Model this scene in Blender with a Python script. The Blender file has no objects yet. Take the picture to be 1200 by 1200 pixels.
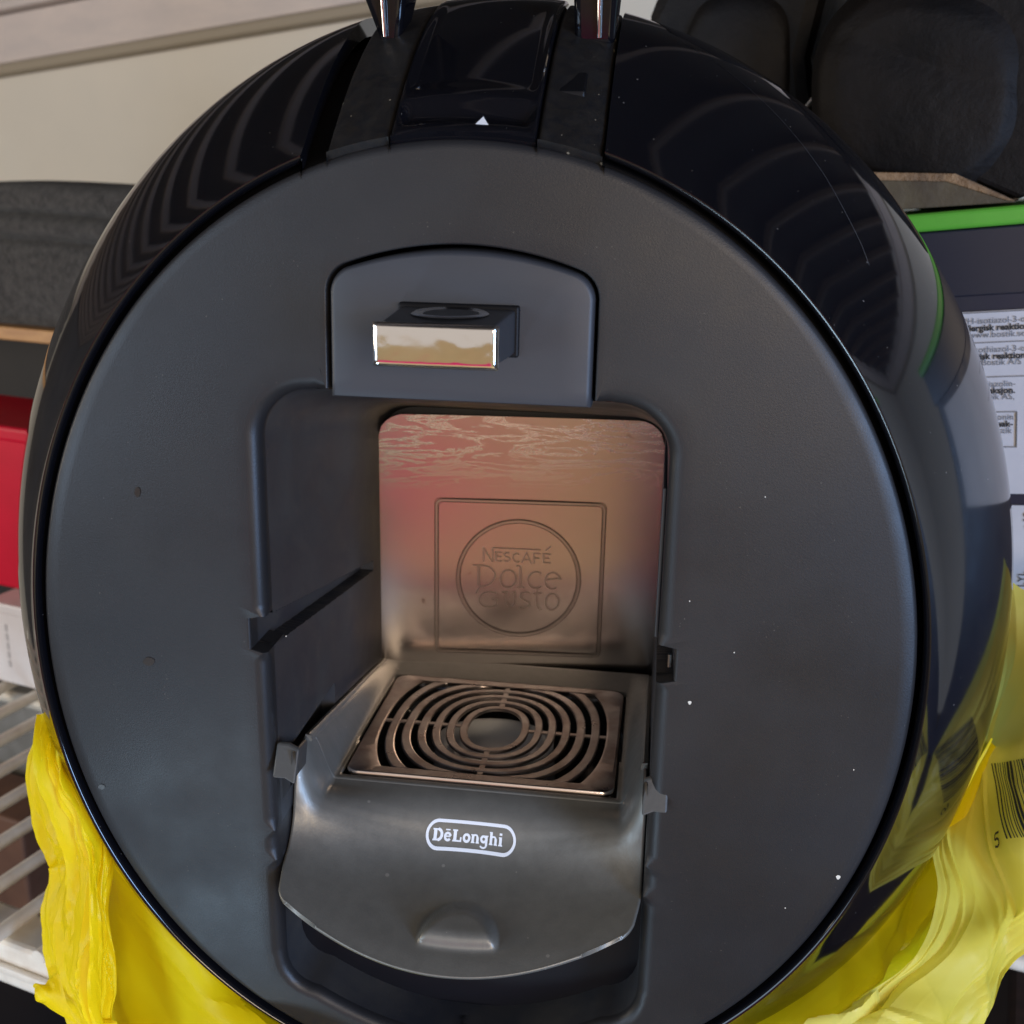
import bpy, bmesh, math, random
from math import sin, cos, pi, radians, sqrt, atan2
from mathutils import Vector, Matrix, noise
random.seed(7)
SC = bpy.context.scene
COL = SC.collection

# ---------------------------------------------------------------- camera
cam_d = bpy.data.cameras.new('camera'); cam = bpy.data.objects.new('camera', cam_d); COL.objects.link(cam)
R_ = ((0.990277, -0.126636, -0.057572), (0.137784, 0.949881, 0.28061), (0.019152, -0.285814, 0.958094))
m = Matrix(((R_[0][0], R_[0][2], -R_[0][1], 0.06188), (R_[1][0], R_[1][2], -R_[1][1], -0.33973), (R_[2][0], R_[2][2], -R_[2][1], 0.15639), (0, 0, 0, 1)))
cam.matrix_world = m
cam_d.sensor_width = 36; cam_d.lens = 36 * 1332.998 / 1200
cam_d.clip_start = 0.01; cam_d.clip_end = 50
cam_d.dof.use_dof = True; cam_d.dof.focus_distance = 0.39; cam_d.dof.aperture_fstop = 18
SC.camera = cam

# ---------------------------------------------------------------- world and lamps
W = bpy.data.worlds.new('World'); SC.world = W; W.use_nodes = True
bg = W.node_tree.nodes['Background']; bg.inputs[0].default_value = (0.86, 0.76, 0.68, 1); bg.inputs[1].default_value = 1.05

def area(name, loc, target, sx, sy, power, col):
    l = bpy.data.lights.new(name, 'AREA'); l.shape = 'RECTANGLE'; l.size = sx; l.size_y = sy; l.energy = power; l.color = col
    o = bpy.data.objects.new(name, l); COL.objects.link(o); o.location = loc
    o.rotation_euler = (Vector(target) - Vector(loc)).to_track_quat('-Z', 'Y').to_euler()
    return o
area('daylight_opening', (-1.45, -1.3, 0.15), (0, 0, 0), 0.9, 1.0, 26, (0.56, 0.75, 1.0))
area('right_window', (1.35, -1.2, 0.05), (0, 0, -.05), 0.35, 0.8, 52, (0.36, 0.58, 1.0))
area('low_sheen_fill', (-0.42, -0.60, -0.56), (-.08, 0, -.08), 0.16, 0.13, 3.2, (0.55, 0.78, 1.0))  # unseen lamp added to put a cool sheen on the lower left face
area('back_wall_fill', (-1.35, -0.1, 0.10), (-.55, 1.1, .22), 0.5, 0.35, 11, (1.0, 0.88, 0.72))  # unseen lamp added to brighten the cream back wall
area('cloth_fill', (-0.55, -0.42, -0.45), (-.36, -1.0, -.27), 0.3, 0.3, 4, (1.0, 0.95, 0.9))  # added only to light the pink cloth for its reflection
area('tan_wall_fill', (0.75, -0.45, -0.35), (.2, -1.7, -.45), 0.3, 0.3, 9, (1.0, 0.86, 0.66))  # added fill that lights the tan wall mirrored in the steel
area('warm_front_fill', (0.55, -1.3, 0.30), (0.1, 0, -.1), 0.6, 0.25, 15, (1.0, 0.80, 0.60))  # added warm fill from the front, no known source
SC.view_settings.view_transform = 'Standard'; SC.view_settings.look = 'None'
SC.view_settings.exposure = -0.65; SC.view_settings.gamma = 1
SC.render.engine = 'CYCLES'

# ---------------------------------------------------------------- data: relief strokes and bag sheets (metres)
EMBLEM = [[[[-0.0163, -0.0158], [-0.0164, -0.0089]], 0.00079], [[[-0.0164, -0.0091], [-0.0124, -0.0159]], 0.00079], [[[-0.0121, -0.0159], [-0.0122, -0.0092]], 0.00079], [[[-0.0122, -0.0091], [0.0099, -0.0094]], 0.00086], [[[-0.0077, -0.0113], [-0.0105, -0.0112], [-0.0105, -0.0153], [-0.0077, -0.0154]], 0.00079], [[[-0.0105, -0.0132], [-0.0081, -0.0133]], 0.00079], [[[-0.0043, -0.0117], [-0.0057, -0.0112], [-0.0068, -0.0121], [-0.0061, -0.0131], [-0.0046, -0.0136], [-0.0042, -0.0146], [-0.0053, -0.0155], [-0.0069, -0.0151]], 0.00079], [[[0.0001, -0.0119], [-0.0014, -0.0114], [-0.0026, -0.0123], [-0.0028, -0.0136], [-0.0022, -0.015], [-0.0009, -0.0156], [0.0003, -0.0152]], 0.00079], [[[0.0013, -0.0159], [0.0034, -0.011], [0.0055, -0.016]], 0.00079], [[[0.002, -0.0144], [0.0047, -0.0144]], 0.00079], [[[0.0068, -0.016], [0.0067, -0.0111], [0.01, -0.0112]], 0.00079], [[[0.0067, -0.0134], [0.0095, -0.0134]], 0.00079], [[[0.0145, -0.0113], [0.0112, -0.0112], [0.0113, -0.0154], [0.0146, -0.0155]], 0.00079], [[[0.0112, -0.0133], [0.014, -0.0133]], 0.00079], [[[0.0121, -0.0096], [0.0144, -0.0076]], 0.00079], [[[-0.0213, -0.0178], [-0.0167, -0.0178]], 0.00072], [[[-0.0185, -0.0182], [-0.0184, -0.0275]], 0.00129], [[[-0.0185, -0.018], [-0.016, -0.0179], [-0.0146, -0.0181], [-0.0134, -0.0186], [-0.0124, -0.0194], [-0.0116, -0.0204], [-0.0111, -0.0214], [-0.0109, -0.0226], [-0.0111, -0.0238], [-0.0116, -0.025], [-0.0124, -0.026], [-0.0134, -0.0269], [-0.0147, -0.0276], [-0.016, -0.028], [-0.0175, -0.0281], [-0.0184, -0.0291], [-0.0195, -0.0315]], 0.00093], [[[-0.0012, -0.0238], [-0.0013, -0.0248], [-0.0016, -0.0259], [-0.0021, -0.0268], [-0.0028, -0.0275], [-0.0036, -0.0281], [-0.0045, -0.0283], [-0.0054, -0.0283], [-0.0062, -0.028], [-0.007, -0.0275], [-0.0076, -0.0267], [-0.008, -0.0258], [-0.0083, -0.0248], [-0.0083, -0.0237], [-0.0081, -0.0226], [-0.0077, -0.0216], [-0.0071, -0.0208], [-0.0064, -0.0202], [-0.0055, -0.0198], [-0.0046, -0.0197], [-0.0038, -0.0198], [-0.003, -0.0202], [-0.0023, -0.0209], [-0.0017, -0.0217], [-0.0014, -0.0227], [-0.0012, -0.0238]], 0.00108], [[[-0.0012, -0.0174], [0.0008, -0.0174]], 0.00065], [[[0.0007, -0.0175], [0.0009, -0.028]], 0.00122], [[[-0.0009, -0.0281], [0.0028, -0.028]], 0.00065], [[[0.0104, -0.0209], [0.0096, -0.0204], [0.0088, -0.0202], [0.0079, -0.0201], [0.0071, -0.0203], [0.0063, -0.0207], [0.0056, -0.0213], [0.005, -0.0221], [0.0046, -0.0229], [0.0044, -0.0239], [0.0045, -0.0248], [0.0047, -0.0258], [0.0051, -0.0266], [0.0057, -0.0273], [0.0064, -0.0278], [0.0073, -0.0281], [0.0081, -0.0281], [0.009, -0.028], [0.0098, -0.0276], [0.0105, -0.027]], 0.00101], [[[0.0123, -0.0238], [0.0184, -0.023]], 0.00072], [[[0.0184, -0.023], [0.0189, -0.0232], [0.0186, -0.0222], [0.0181, -0.0214], [0.0174, -0.0207], [0.0166, -0.0203], [0.0157, -0.0201], [0.0149, -0.0203], [0.014, -0.0207], [0.0133, -0.0213], [0.0128, -0.0222], [0.0124, -0.0232], [0.0123, -0.0242], [0.0124, -0.0253], [0.0127, -0.0263], [0.0133, -0.0271], [0.014, -0.0277], [0.0148, -0.0281], [0.0157, -0.0282], [0.0166, -0.028], [0.0174, -0.0275]], 0.00101], [[[-0.0101, -0.0315], [-0.0112, -0.031], [-0.0124, -0.0307], [-0.0137, -0.0307], [-0.0149, -0.031], [-0.0161, -0.0316], [-0.017, -0.0323], [-0.0176, -0.0333], [-0.0179, -0.0343], [-0.0179, -0.0354], [-0.0175, -0.0364], [-0.0168, -0.0372], [-0.0158, -0.0378], [-0.0146, -0.0381], [-0.0133, -0.0382], [-0.012, -0.038], [-0.0109, -0.0375], [-0.0099, -0.0367], [-0.0099, -0.0343], [-0.012, -0.0343]], 0.00093], [[[-0.0075, -0.0306], [-0.0054, -0.0305], [-0.0053, -0.0352], [-0.0053, -0.0352], [-0.0051, -0.0362], [-0.0047, -0.0369], [-0.0041, -0.0374], [-0.0034, -0.0376], [-0.0026, -0.0373], [-0.0021, -0.0367], [-0.0017, -0.0358], [-0.0016, -0.0302]], 0.00093], [[[-0.0028, -0.0303], [-0.0011, -0.0302]], 0.00065], [[[0.0055, -0.0307], [0.0035, -0.0303], [0.0014, -0.031], [0.001, -0.0328], [0.0028, -0.0341], [0.0048, -0.035], [0.005, -0.0368], [0.0033, -0.0381], [0.0007, -0.0377]], 0.00101], [[[0.0087, -0.0283], [0.0086, -0.0361], [0.0097, -0.0383], [0.0112, -0.0383]], 0.00101], [[[0.0068, -0.0307], [0.011, -0.0304]], 0.00072], [[[0.0188, -0.0342], [0.0187, -0.0353], [0.0184, -0.0363], [0.0179, -0.0372], [0.0172, -0.0378], [0.0165, -0.0382], [0.0156, -0.0384], [0.0148, -0.0382], [0.014, -0.0378], [0.0134, -0.0371], [0.0129, -0.0362], [0.0127, -0.0352], [0.0127, -0.0342], [0.0129, -0.0331], [0.0133, -0.0322], [0.0139, -0.0314], [0.0146, -0.0309], [0.0154, -0.0306], [0.0162, -0.0306], [0.017, -0.0309], [0.0177, -0.0315], [0.0183, -0.0323], [0.0187, -0.0332], [0.0188, -0.0342]], 0.00101]]
BAG_BACK = [[[-0.1806, 0.05, -0.0631], [-0.1629, 0.03, -0.0623], [-0.1478, 0.015, -0.0618], [-0.1463, 0.032, -0.0824]], [[-0.1897, 0.06, -0.0889], [-0.1612, 0.03, -0.0809], [-0.1412, 0.012, -0.0811], [-0.1391, 0.032, -0.1028]], [[-0.1923, 0.07, -0.1371], [-0.1594, 0.04, -0.1221], [-0.1267, 0.012, -0.111], [-0.1177, 0.032, -0.1279]], [[-0.1939, 0.07, -0.1728], [-0.1454, 0.03, -0.146], [-0.1073, 0.008, -0.1286], [-0.0973, 0.032, -0.1476]], [[-0.1871, 0.06, -0.2007], [-0.1312, 0.02, -0.165], [-0.0915, 0.004, -0.1465], [-0.0783, 0.032, -0.1657]], [[-0.1645, 0.04, -0.2216], [-0.1053, 0.0, -0.1766], [-0.0635, -0.01, -0.1557], [-0.0465, 0.032, -0.1822]], [[-0.1254, 0.02, -0.2371], [-0.0686, -0.01, -0.1977], [-0.0321, -0.02, -0.1741], [-0.0091, 0.022, -0.1992]]]
BAG_FOLD = [[[-0.1699, 0.035, -0.049], [-0.1659, 0.03, -0.0473], [-0.1651, 0.03, -0.0497], [-0.1632, 0.03, -0.0521]], [[-0.1781, 0.03, -0.0818], [-0.1615, 0.018, -0.063], [-0.1535, 0.012, -0.0607], [-0.145, 0.008, -0.0647]], [[-0.1719, 0.03, -0.109], [-0.1516, 0.012, -0.0895], [-0.1413, 0.004, -0.0833], [-0.1317, 0.004, -0.0877]], [[-0.1737, 0.035, -0.1204], [-0.1512, 0.01, -0.103], [-0.1375, -0.002, -0.097], [-0.1317, 0.0, -0.1106]], [[-0.1754, 0.03, -0.1394], [-0.1533, 0.008, -0.122], [-0.1358, -0.006, -0.116], [-0.1294, -0.002, -0.1275]], [[-0.1739, 0.025, -0.1622], [-0.1524, 0.004, -0.1421], [-0.1353, -0.01, -0.1333], [-0.1287, -0.005, -0.1403]], [[-0.161, 0.02, -0.1794], [-0.1429, 0.0, -0.16], [-0.1318, -0.012, -0.1502], [-0.1295, -0.008, -0.1552]], [[-0.1437, 0.01, -0.1997], [-0.1313, -0.005, -0.1839], [-0.1206, -0.015, -0.175], [-0.1184, -0.01, -0.1813]]]
BAG_TIP = [[[-0.1769, 0.02, -0.1678], [-0.1711, 0.02, -0.162], [-0.1662, 0.02, -0.1573]], [[-0.1735, 0.015, -0.1657], [-0.1659, 0.012, -0.1622], [-0.1582, 0.01, -0.1604]], [[-0.1757, 0.02, -0.1709], [-0.1624, 0.01, -0.167], [-0.1504, 0.005, -0.1673]]]
BAG_INNER = [[[0.1942, 0.09, -0.0534], [0.2065, 0.1, -0.0651], [0.2257, 0.13, -0.0835]], [[0.1735, 0.07, -0.0913], [0.1883, 0.08, -0.1019], [0.2083, 0.11, -0.1234]], [[0.1517, 0.05, -0.1146], [0.175, 0.06, -0.121], [0.1993, 0.09, -0.1441]], [[0.1259, 0.03, -0.135], [0.1555, 0.04, -0.1353], [0.185, 0.07, -0.1596]], [[0.0978, 0.015, -0.1472], [0.129, 0.02, -0.1472], [0.1642, 0.05, -0.1704]], [[0.0583, 0.0, -0.1603], [0.1069, 0.0, -0.1569], [0.1431, 0.03, -0.1837]]]
BAG_FLAP = [[[0.201, 0.15, 0.006], [0.218, 0.14, -0.0096], [0.2378, 0.14, -0.0036], [0.2526, 0.13, 0.0085]], [[0.2058, 0.13, -0.0408], [0.2176, 0.12, -0.0335], [0.232, 0.11, -0.0279], [0.2462, 0.1, -0.0169]], [[0.1924, 0.11, -0.0758], [0.2021, 0.095, -0.0667], [0.2155, 0.08, -0.0536], [0.2397, 0.07, -0.0425]], [[0.1757, 0.07, -0.0911], [0.1925, 0.07, -0.0893], [0.207, 0.06, -0.0777], [0.2343, 0.05, -0.0703]], [[0.1722, 0.045, -0.0993], [0.1896, 0.05, -0.1044], [0.2056, 0.045, -0.0972], [0.2265, 0.05, -0.0964]], [[0.1628, 0.025, -0.1096], [0.1766, 0.03, -0.1098], [0.193, 0.035, -0.1116], [0.2083, 0.045, -0.1206]], [[0.1404, 0.01, -0.1226], [0.1555, 0.015, -0.1189], [0.1743, 0.02, -0.1205], [0.1947, 0.03, -0.1274]], [[0.1198, -0.005, -0.1232], [0.139, 0.0, -0.123], [0.1603, 0.005, -0.1261], [0.184, 0.02, -0.1368]], [[0.111, -0.01, -0.1432], [0.128, -0.01, -0.1407], [0.1502, 0.0, -0.1467], [0.1705, 0.01, -0.1548]]]
SPECKS = [[0.0756, 0.0, -0.0049], [0.1282, 0.0, -0.0654], [0.0734, 0.0, 0.0296], [0.1121, 0.0, -0.0788], [0.0938, 0.0, 0.0642], [-0.0574, 0.0, 0.008], [0.129, 0.0, -0.0251], [0.0883, 0.0, 0.0133]]
STAINS = [[-0.1071, 0.0, -0.0059], [-0.1296, 0.0, -0.0572], [-0.1067, 0.0, 0.0541]]

# ---------------------------------------------------------------- helpers
def tag(o, label=None, cat=None, group=None, kind=None):
    if label: o['label'] = label
    if cat: o['category'] = cat
    if group: o['group'] = group
    if kind: o['kind'] = kind
    return o
def thing(name, label, cat, loc=(0, 0, 0), group=None):
    o = bpy.data.objects.new(name, None); COL.objects.link(o); o.location = loc; o.empty_display_size = .02
    return tag(o, label, cat, group)
class MB:
    def __init__(s): s.v = []; s.f = []
    def add(s, vs, fs):
        b = len(s.v); s.v += [tuple(v) for v in vs]; s.f += [tuple(i + b for i in f) for f in fs]
    def quad(s, a, b, c, d): s.add([a, b, c, d], [(0, 1, 2, 3)])
    def grid(s, rows, closed=False):
        n = len(rows[0]); b = len(s.v)
        for r in rows: s.v += [tuple(p) for p in r]
        for i in range(len(rows) - 1):
            for j in range(n if closed else n - 1):
                k = (j + 1) % n
                s.f.append((b + i * n + j, b + i * n + k, b + (i + 1) * n + k, b + (i + 1) * n + j))
    def box(s, o, U, V, N):
        o, U, V, N = map(Vector, (o, U, V, N))
        c = [o, o + U, o + U + V, o + V, o + N, o + U + N, o + U + V + N, o + V + N]
        s.add(c, [(0, 3, 2, 1), (4, 5, 6, 7), (0, 1, 5, 4), (1, 2, 6, 5), (2, 3, 7, 6), (3, 0, 4, 7)])
    def tube(s, a, b, r, n=14, caps=True):
        a, b = Vector(a), Vector(b); d = (b - a).normalized(); q = d.to_track_quat('Z', 'Y')
        ra = [a + q @ Vector((r * cos(t), r * sin(t), 0)) for t in [2 * pi * i / n for i in range(n)]]
        rb = [p + (b - a) for p in ra]
        s.grid([ra, rb], True)
        if caps:
            k = len(s.v) - 2 * n; s.f.append(tuple(k + i for i in range(n))[::-1]); s.f.append(tuple(k + n + i for i in range(n)))
    def build(s, name, mat, parent=None, smooth=None, bevel=None, solid=None, segs=2, sub=None):
        me = bpy.data.meshes.new(name); me.from_pydata(s.v, [], s.f)
        bm = bmesh.new(); bm.from_mesh(me); bmesh.ops.remove_doubles(bm, verts=bm.verts, dist=1e-6)
        bmesh.ops.recalc_face_normals(bm, faces=bm.faces); bm.to_mesh(me); bm.free()
        me.materials.append(mat)
        o = bpy.data.objects.new(name, me); COL.objects.link(o)
        if parent: o.parent = parent; 
        if parent:
            P = parent; off = Vector((0, 0, 0))
            while P: off += P.location; P = P.parent
            if off.length > 0: me.transform(Matrix.Translation(-off))
        if smooth is not None:
            for p in me.polygons: p.use_smooth = True
            me.set_sharp_from_angle(angle=radians(smooth))
        if solid: md = o.modifiers.new('solid', 'SOLIDIFY'); md.thickness = solid; md.offset = -1
        if bevel: md = o.modifiers.new('bevel', 'BEVEL'); md.width = bevel; md.segments = segs; md.limit_method = 'ANGLE'; md.angle_limit = radians(35); md.harden_normals = False
        if sub: md = o.modifiers.new('sub', 'SUBSURF'); md.levels = sub; md.render_levels = sub
        return o
def lerp(a, b, t): return a + (b - a) * t
def sm(x, a, b):
    t = max(0., min(1., (x - a) / (b - a))); return t * t * (3 - 2 * t)

def mat(name, col, rough=.5, metal=0., spec=.5, coat=0., coat_r=.05, bump=None, var=None, rvar=None, stretch=None, sheen=0., aniso=0., trans=0.):
    M = bpy.data.materials.new(name); M.use_nodes = True; nt = M.node_tree; N = nt.nodes; L = nt.links
    b = N['Principled BSDF']
    b.inputs['Base Color'].default_value = (*col, 1); b.inputs['Roughness'].default_value = rough; b.inputs['Metallic'].default_value = metal
    b.inputs['Specular IOR Level'].default_value = spec; b.inputs['Coat Weight'].default_value = coat; b.inputs['Coat Roughness'].default_value = coat_r
    b.inputs['Sheen Weight'].default_value = sheen; b.inputs['Anisotropic'].default_value = aniso
    tc = N.new('ShaderNodeTexCoord'); mp = N.new('ShaderNodeMapping'); L.new(tc.outputs['Object'], mp.inputs[0])
    if stretch: mp.inputs['Scale'].default_value = stretch
    def nz(scale, detail=4, ro=.6):
        n = N.new('ShaderNodeTexNoise'); n.inputs['Scale'].default_value = scale; n.inputs['Detail'].default_value = detail; n.inputs['Roughness'].default_value = ro
        L.new(mp.outputs[0], n.inputs['Vector']); return n
    if bump:
        n = nz(bump[0], 5); bp = N.new('ShaderNodeBump'); bp.inputs['Strength'].default_value = bump[1]; bp.inputs['Distance'].default_value = bump[2] if len(bump) > 2 else .001
        L.new(n.outputs[0], bp.inputs['Height']); L.new(bp.outputs[0], b.inputs['Normal'])
    if var:
        n = nz(var[0]); cr = N.new('ShaderNodeValToRGB'); cr.color_ramp.elements[0].position = .35; cr.color_ramp.elements[1].position = .68
        cr.color_ramp.elements[0].color = (*col, 1); cr.color_ramp.elements[1].color = (*var[1], 1)
        L.new(n.outputs[0], cr.inputs[0]); L.new(cr.outputs[0], b.inputs['Base Color'])
    if rvar:
        n = nz(rvar[0]); mr = N.new('ShaderNodeMapRange'); mr.inputs[1].default_value = .3; mr.inputs[2].default_value = .7; mr.inputs[3].default_value = rough; mr.inputs[4].default_value = rvar[1]
        L.new(n.outputs[0], mr.inputs[0]); L.new(mr.outputs[0], b.inputs['Roughness'])
    M['b'] = 0
    return M
def nodes(M): return M.node_tree.nodes, M.node_tree.links, M.node_tree.nodes['Principled BSDF']
def speckle(M, scale, thr, col, rough=.8, amount=1., stretch=(1, 1, 1)):
    """sparse dust specks mixed over whatever feeds the base colour"""
    N, L, b = nodes(M)
    tc = N.new('ShaderNodeTexCoord'); mp = N.new('ShaderNodeMapping'); mp.inputs['Scale'].default_value = stretch; L.new(tc.outputs['Object'], mp.inputs[0])
    v = N.new('ShaderNodeTexVoronoi'); v.inputs['Scale'].default_value = scale; L.new(mp.outputs[0], v.inputs['Vector'])
    s = N.new('ShaderNodeSeparateColor'); L.new(v.outputs['Color'], s.inputs[0])
    mu = N.new('ShaderNodeMath'); mu.operation = 'MULTIPLY'; L.new(s.outputs[0], mu.inputs[0]); L.new(s.outputs[1], mu.inputs[1])
    mu2 = N.new('ShaderNodeMath'); mu2.operation = 'MULTIPLY'; L.new(mu.outputs[0], mu2.inputs[0]); mu2.inputs[1].default_value = thr
    lt = N.new('ShaderNodeMath'); lt.operation = 'LESS_THAN'; L.new(v.outputs['Distance'], lt.inputs[0]); 
    sb = N.new('ShaderNodeMath'); sb.operation = 'SUBTRACT'; L.new(mu2.outputs[0], sb.inputs[0]); sb.inputs[1].default_value = thr * .55
    L.new(sb.outputs[0], lt.inputs[1])
    am = N.new('ShaderNodeMath'); am.operation = 'MULTIPLY'; L.new(lt.outputs[0], am.inputs[0]); am.inputs[1].default_value = amount
    mx = N.new('ShaderNodeMix'); mx.data_type = 'RGBA'; L.new(am.outputs[0], mx.inputs[0])
    old = b.inputs['Base Color']
    if old.is_linked: L.new(old.links[0].from_socket, mx.inputs[6])
    else: mx.inputs[6].default_value = old.default_value
    mx.inputs[7].default_value = (*col, 1); L.new(mx.outputs[2], b.inputs['Base Color'])

PL_FACE = mat('matt_black_plastic', (.0120, .0120, .0135), .34, spec=.36, bump=(1900, .16, .0004), rvar=(16, .54), var=(10, (.020, .0185, .018)))
speckle(PL_FACE, 900, .42, (.16, .14, .11), amount=.45)
PL_IN = mat('matt_black_liner', (.017, .019, .025), .38, bump=(2300, .2, .0004), rvar=(30, .6), var=(30, (.040, .037, .034)))
speckle(PL_IN, 520, .35, (.25, .18, .12), amount=.3)
GLOSS = mat('gloss_black_shell', (.004, .0040, .0055), .045, spec=.45, rvar=(30, .10))
speckle(GLOSS, 620, .45, (.30, .28, .25), amount=.5)
DUSTY = mat('dusty_black_strip', (.007, .007, .008), .34, spec=.35, rvar=(120, .6), bump=(900, .15, .0005), var=(300, (.014, .012, .010)))
speckle(DUSTY, 420, .8, (.35, .3, .22), amount=.6)
DARK = mat('dark_gap', (.003, .003, .004), .5, spec=.2)
STEEL = mat('stained_steel_plate', (.62, .56, .52), .30, metal=1, aniso=.3)
TRAY = mat('satin_dark_metal_paint', (.195, .188, .165), .36, metal=.42, stretch=(60, 60, 3), bump=(26, .14, .0004), rvar=(8, .46), var=(3, (.172, .166, .146)))
speckle(TRAY, 260, .5, (.5, .46, .4), amount=.35)
TABM = mat('shaded_tray_tab', (.055, .054, .050), .5, metal=.1, bump=(500, .2, .0004))  # tray paint darkened to stand in for dimmer light on the tabs
GRATE = mat('grate_steel', (.44, .385, .355), .24, metal=1, bump=(300, .08, .0004), rvar=(60, .46), var=(90, (.30, .23, .20)))
CHROME = mat('chrome', (.88, .87, .86), .04, metal=1, bump=(120, .05, .0006), rvar=(70, .12))
PRINT_W = mat('white_print', (.78, .80, .82), .4)
CUPG = mat('clear_residue', (.03, .03, .03), .08, spec=.8)
WALLM = mat('cream_wall_paint', (.70, .63, .52), .7, var=(5, (.66, .60, .50)), bump=(60, .1, .002))
TRIMM = mat('painted_trim_board', (.66, .56, .49), .55, var=(14, (.58, .50, .45)), stretch=(1, 1, 3), bump=(40, .15, .002))
CEILM = mat('dark_brown_ceiling', (.050, .040, .034), .6, var=(9, (.035, .028, .024)))
RIBM = mat('pale_ceiling_rib', (.26, .20, .16), .5)
FLOORM = mat('brown_floor', (.22, .16, .11), .6, var=(4, (.15, .11, .08)))
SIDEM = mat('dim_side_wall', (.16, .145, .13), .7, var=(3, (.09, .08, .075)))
FELT = mat('grey_wool_felt', (.075, .070, .066), .95, spec=.1, sheen=.15, bump=(420, 1., .004), var=(150, (.030, .028, .028)))
WOOD = mat('orange_pine', (.42, .22, .075), .5, stretch=(1, 12, 12), var=(12, (.30, .14, .045)), bump=(60, .15, .001))
DWOOD = mat('dark_stained_wood', (.045, .024, .017), .55, stretch=(1, 10, 10), var=(12, (.025, .014, .010)), bump=(60, .2, .001))
SHELFD = mat('dark_shelf_back', (.014, .011, .009), .7, var=(7, (.009, .007, .006)))
REDM = mat('crimson_card', (.46, .003, .022), .45, spec=.2, var=(20, (.40, .003, .018)))
WHITEC = mat('white_card', (.62, .58, .56), .45, var=(25, (.55, .50, .48)))
RACKM = mat('white_coated_wire', (.74, .69, .60), .42, var=(70, (.62, .55, .46)), bump=(200, .08, .001))
GREYB = mat('grey_card', (.20, .19, .17), .7, var=(18, (.13, .12, .10)))
NAVY = mat('navy_plastic', (.012, .014, .035), .32, rvar=(30, .5), var=(12, (.016, .018, .030)))
GREEN = mat('lime_green_plastic', (.115, .44, .045), .35, var=(30, (.10, .38, .04)))
PAPER = mat('white_label_paper', (.55, .56, .60), .45, var=(40, (.50, .51, .55)))
INK = mat('black_ink', (.02, .02, .022), .6)
INKG = mat('grey_ink', (.16, .16, .17), .6)
LEATHER = mat('black_leather', (.004, .0037, .004), .55, spec=.18, bump=(160, .4, .002), rvar=(25, .7), var=(30, (.010, .008, .007)))
SUEDE = mat('tan_rough_leather', (.30, .19, .10), .85, bump=(300, .8, .002), var=(120, (.16, .10, .055)))
OLIVE = mat('olive_brown_sole', (.095, .075, .042), .7, var=(60, (.06, .045, .028)), bump=(120, .4, .002))
PINKM = mat('added_pink_fabric', (.80, .02, .20), .8, bump=(300, .5, .002))
TANM = mat('added_tan_board', (.58, .42, .20), .6, var=(12, (.47, .34, .15)), stretch=(1, 8, 8))

# steel plate: lime streaks near the top and small rust spots, on rougher metal
N, L, b = nodes(STEEL)
tc = N.new('ShaderNodeTexCoord'); sp = N.new('ShaderNodeSeparateXYZ'); L.new(tc.outputs['Object'], sp.inputs[0])
mp = N.new('ShaderNodeMapping'); mp.inputs['Scale'].default_value = (9, 9, 60); L.new(tc.outputs['Object'], mp.inputs[0])
dn = N.new('ShaderNodeTexNoise'); dn.inputs['Scale'].default_value = 30; L.new(tc.outputs['Object'], dn.inputs['Vector'])
n1 = N.new('ShaderNodeTexNoise'); n1.inputs['Scale'].default_value = 2.2; n1.inputs['Detail'].default_value = 7; n1.inputs['Roughness'].default_value = .65; n1.inputs['Distortion'].default_value = 1.2; L.new(mp.outputs[0], n1.inputs['Vector'])
ab = N.new('ShaderNodeMath'); ab.operation = 'SUBTRACT'; ab.inputs[1].default_value = .5; L.new(n1.outputs[0], ab.inputs[0])
ab2 = N.new('ShaderNodeMath'); ab2.operation = 'ABSOLUTE'; L.new(ab.outputs[0], ab2.inputs[0])
r1 = N.new('ShaderNodeMapRange'); r1.inputs[1].default_value = .030; r1.inputs[2].default_value = .0; L.new(ab2.outputs[0], r1.inputs[0])
zt = N.new('ShaderNodeMapRange'); zt.inputs[1].default_value = .250; zt.inputs[2].default_value = .272; L.new(sp.outputs[2], zt.inputs[0])
ma = N.new('ShaderNodeMath'); ma.operation = 'MULTIPLY'; L.new(r1.outputs[0], ma.inputs[0]); L.new(zt.outputs[0], ma.inputs[1])
mx = N.new('ShaderNodeMix'); mx.data_type = 'RGBA'; ms_ = N.new('ShaderNodeMath'); ms_.operation = 'MULTIPLY'; ms_.inputs[1].default_value = .13; L.new(ma.outputs[0], ms_.inputs[0]); L.new(ms_.outputs[0], mx.inputs[0]); mx.inputs[6].default_value = (.62, .55, .51, 1); mx.inputs[7].default_value = (.72, .68, .64, 1)
n2 = N.new('ShaderNodeTexNoise'); n2.inputs['Scale'].default_value = 95; n2.inputs['Detail'].default_value = 3; L.new(tc.outputs['Object'], n2.inputs['Vector'])
r2 = N.new('ShaderNodeMapRange'); r2.inputs[1].default_value = .70; r2.inputs[2].default_value = .76; L.new(n2.outputs[0], r2.inputs[0])
mx2 = N.new('ShaderNodeMix'); mx2.data_type = 'RGBA'; L.new(r2.outputs[0], mx2.inputs[0]); L.new(mx.outputs[2], mx2.inputs[6]); mx2.inputs[7].default_value = (.16, .06, .035, 1)
L.new(mx2.outputs[2], b.inputs['Base Color'])
rr = N.new('ShaderNodeMapRange'); rr.inputs[3].default_value = .22; rr.inputs[4].default_value = .29; L.new(ma.outputs[0], rr.inputs[0]); L.new(rr.outputs[0], b.inputs['Roughness'])
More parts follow.
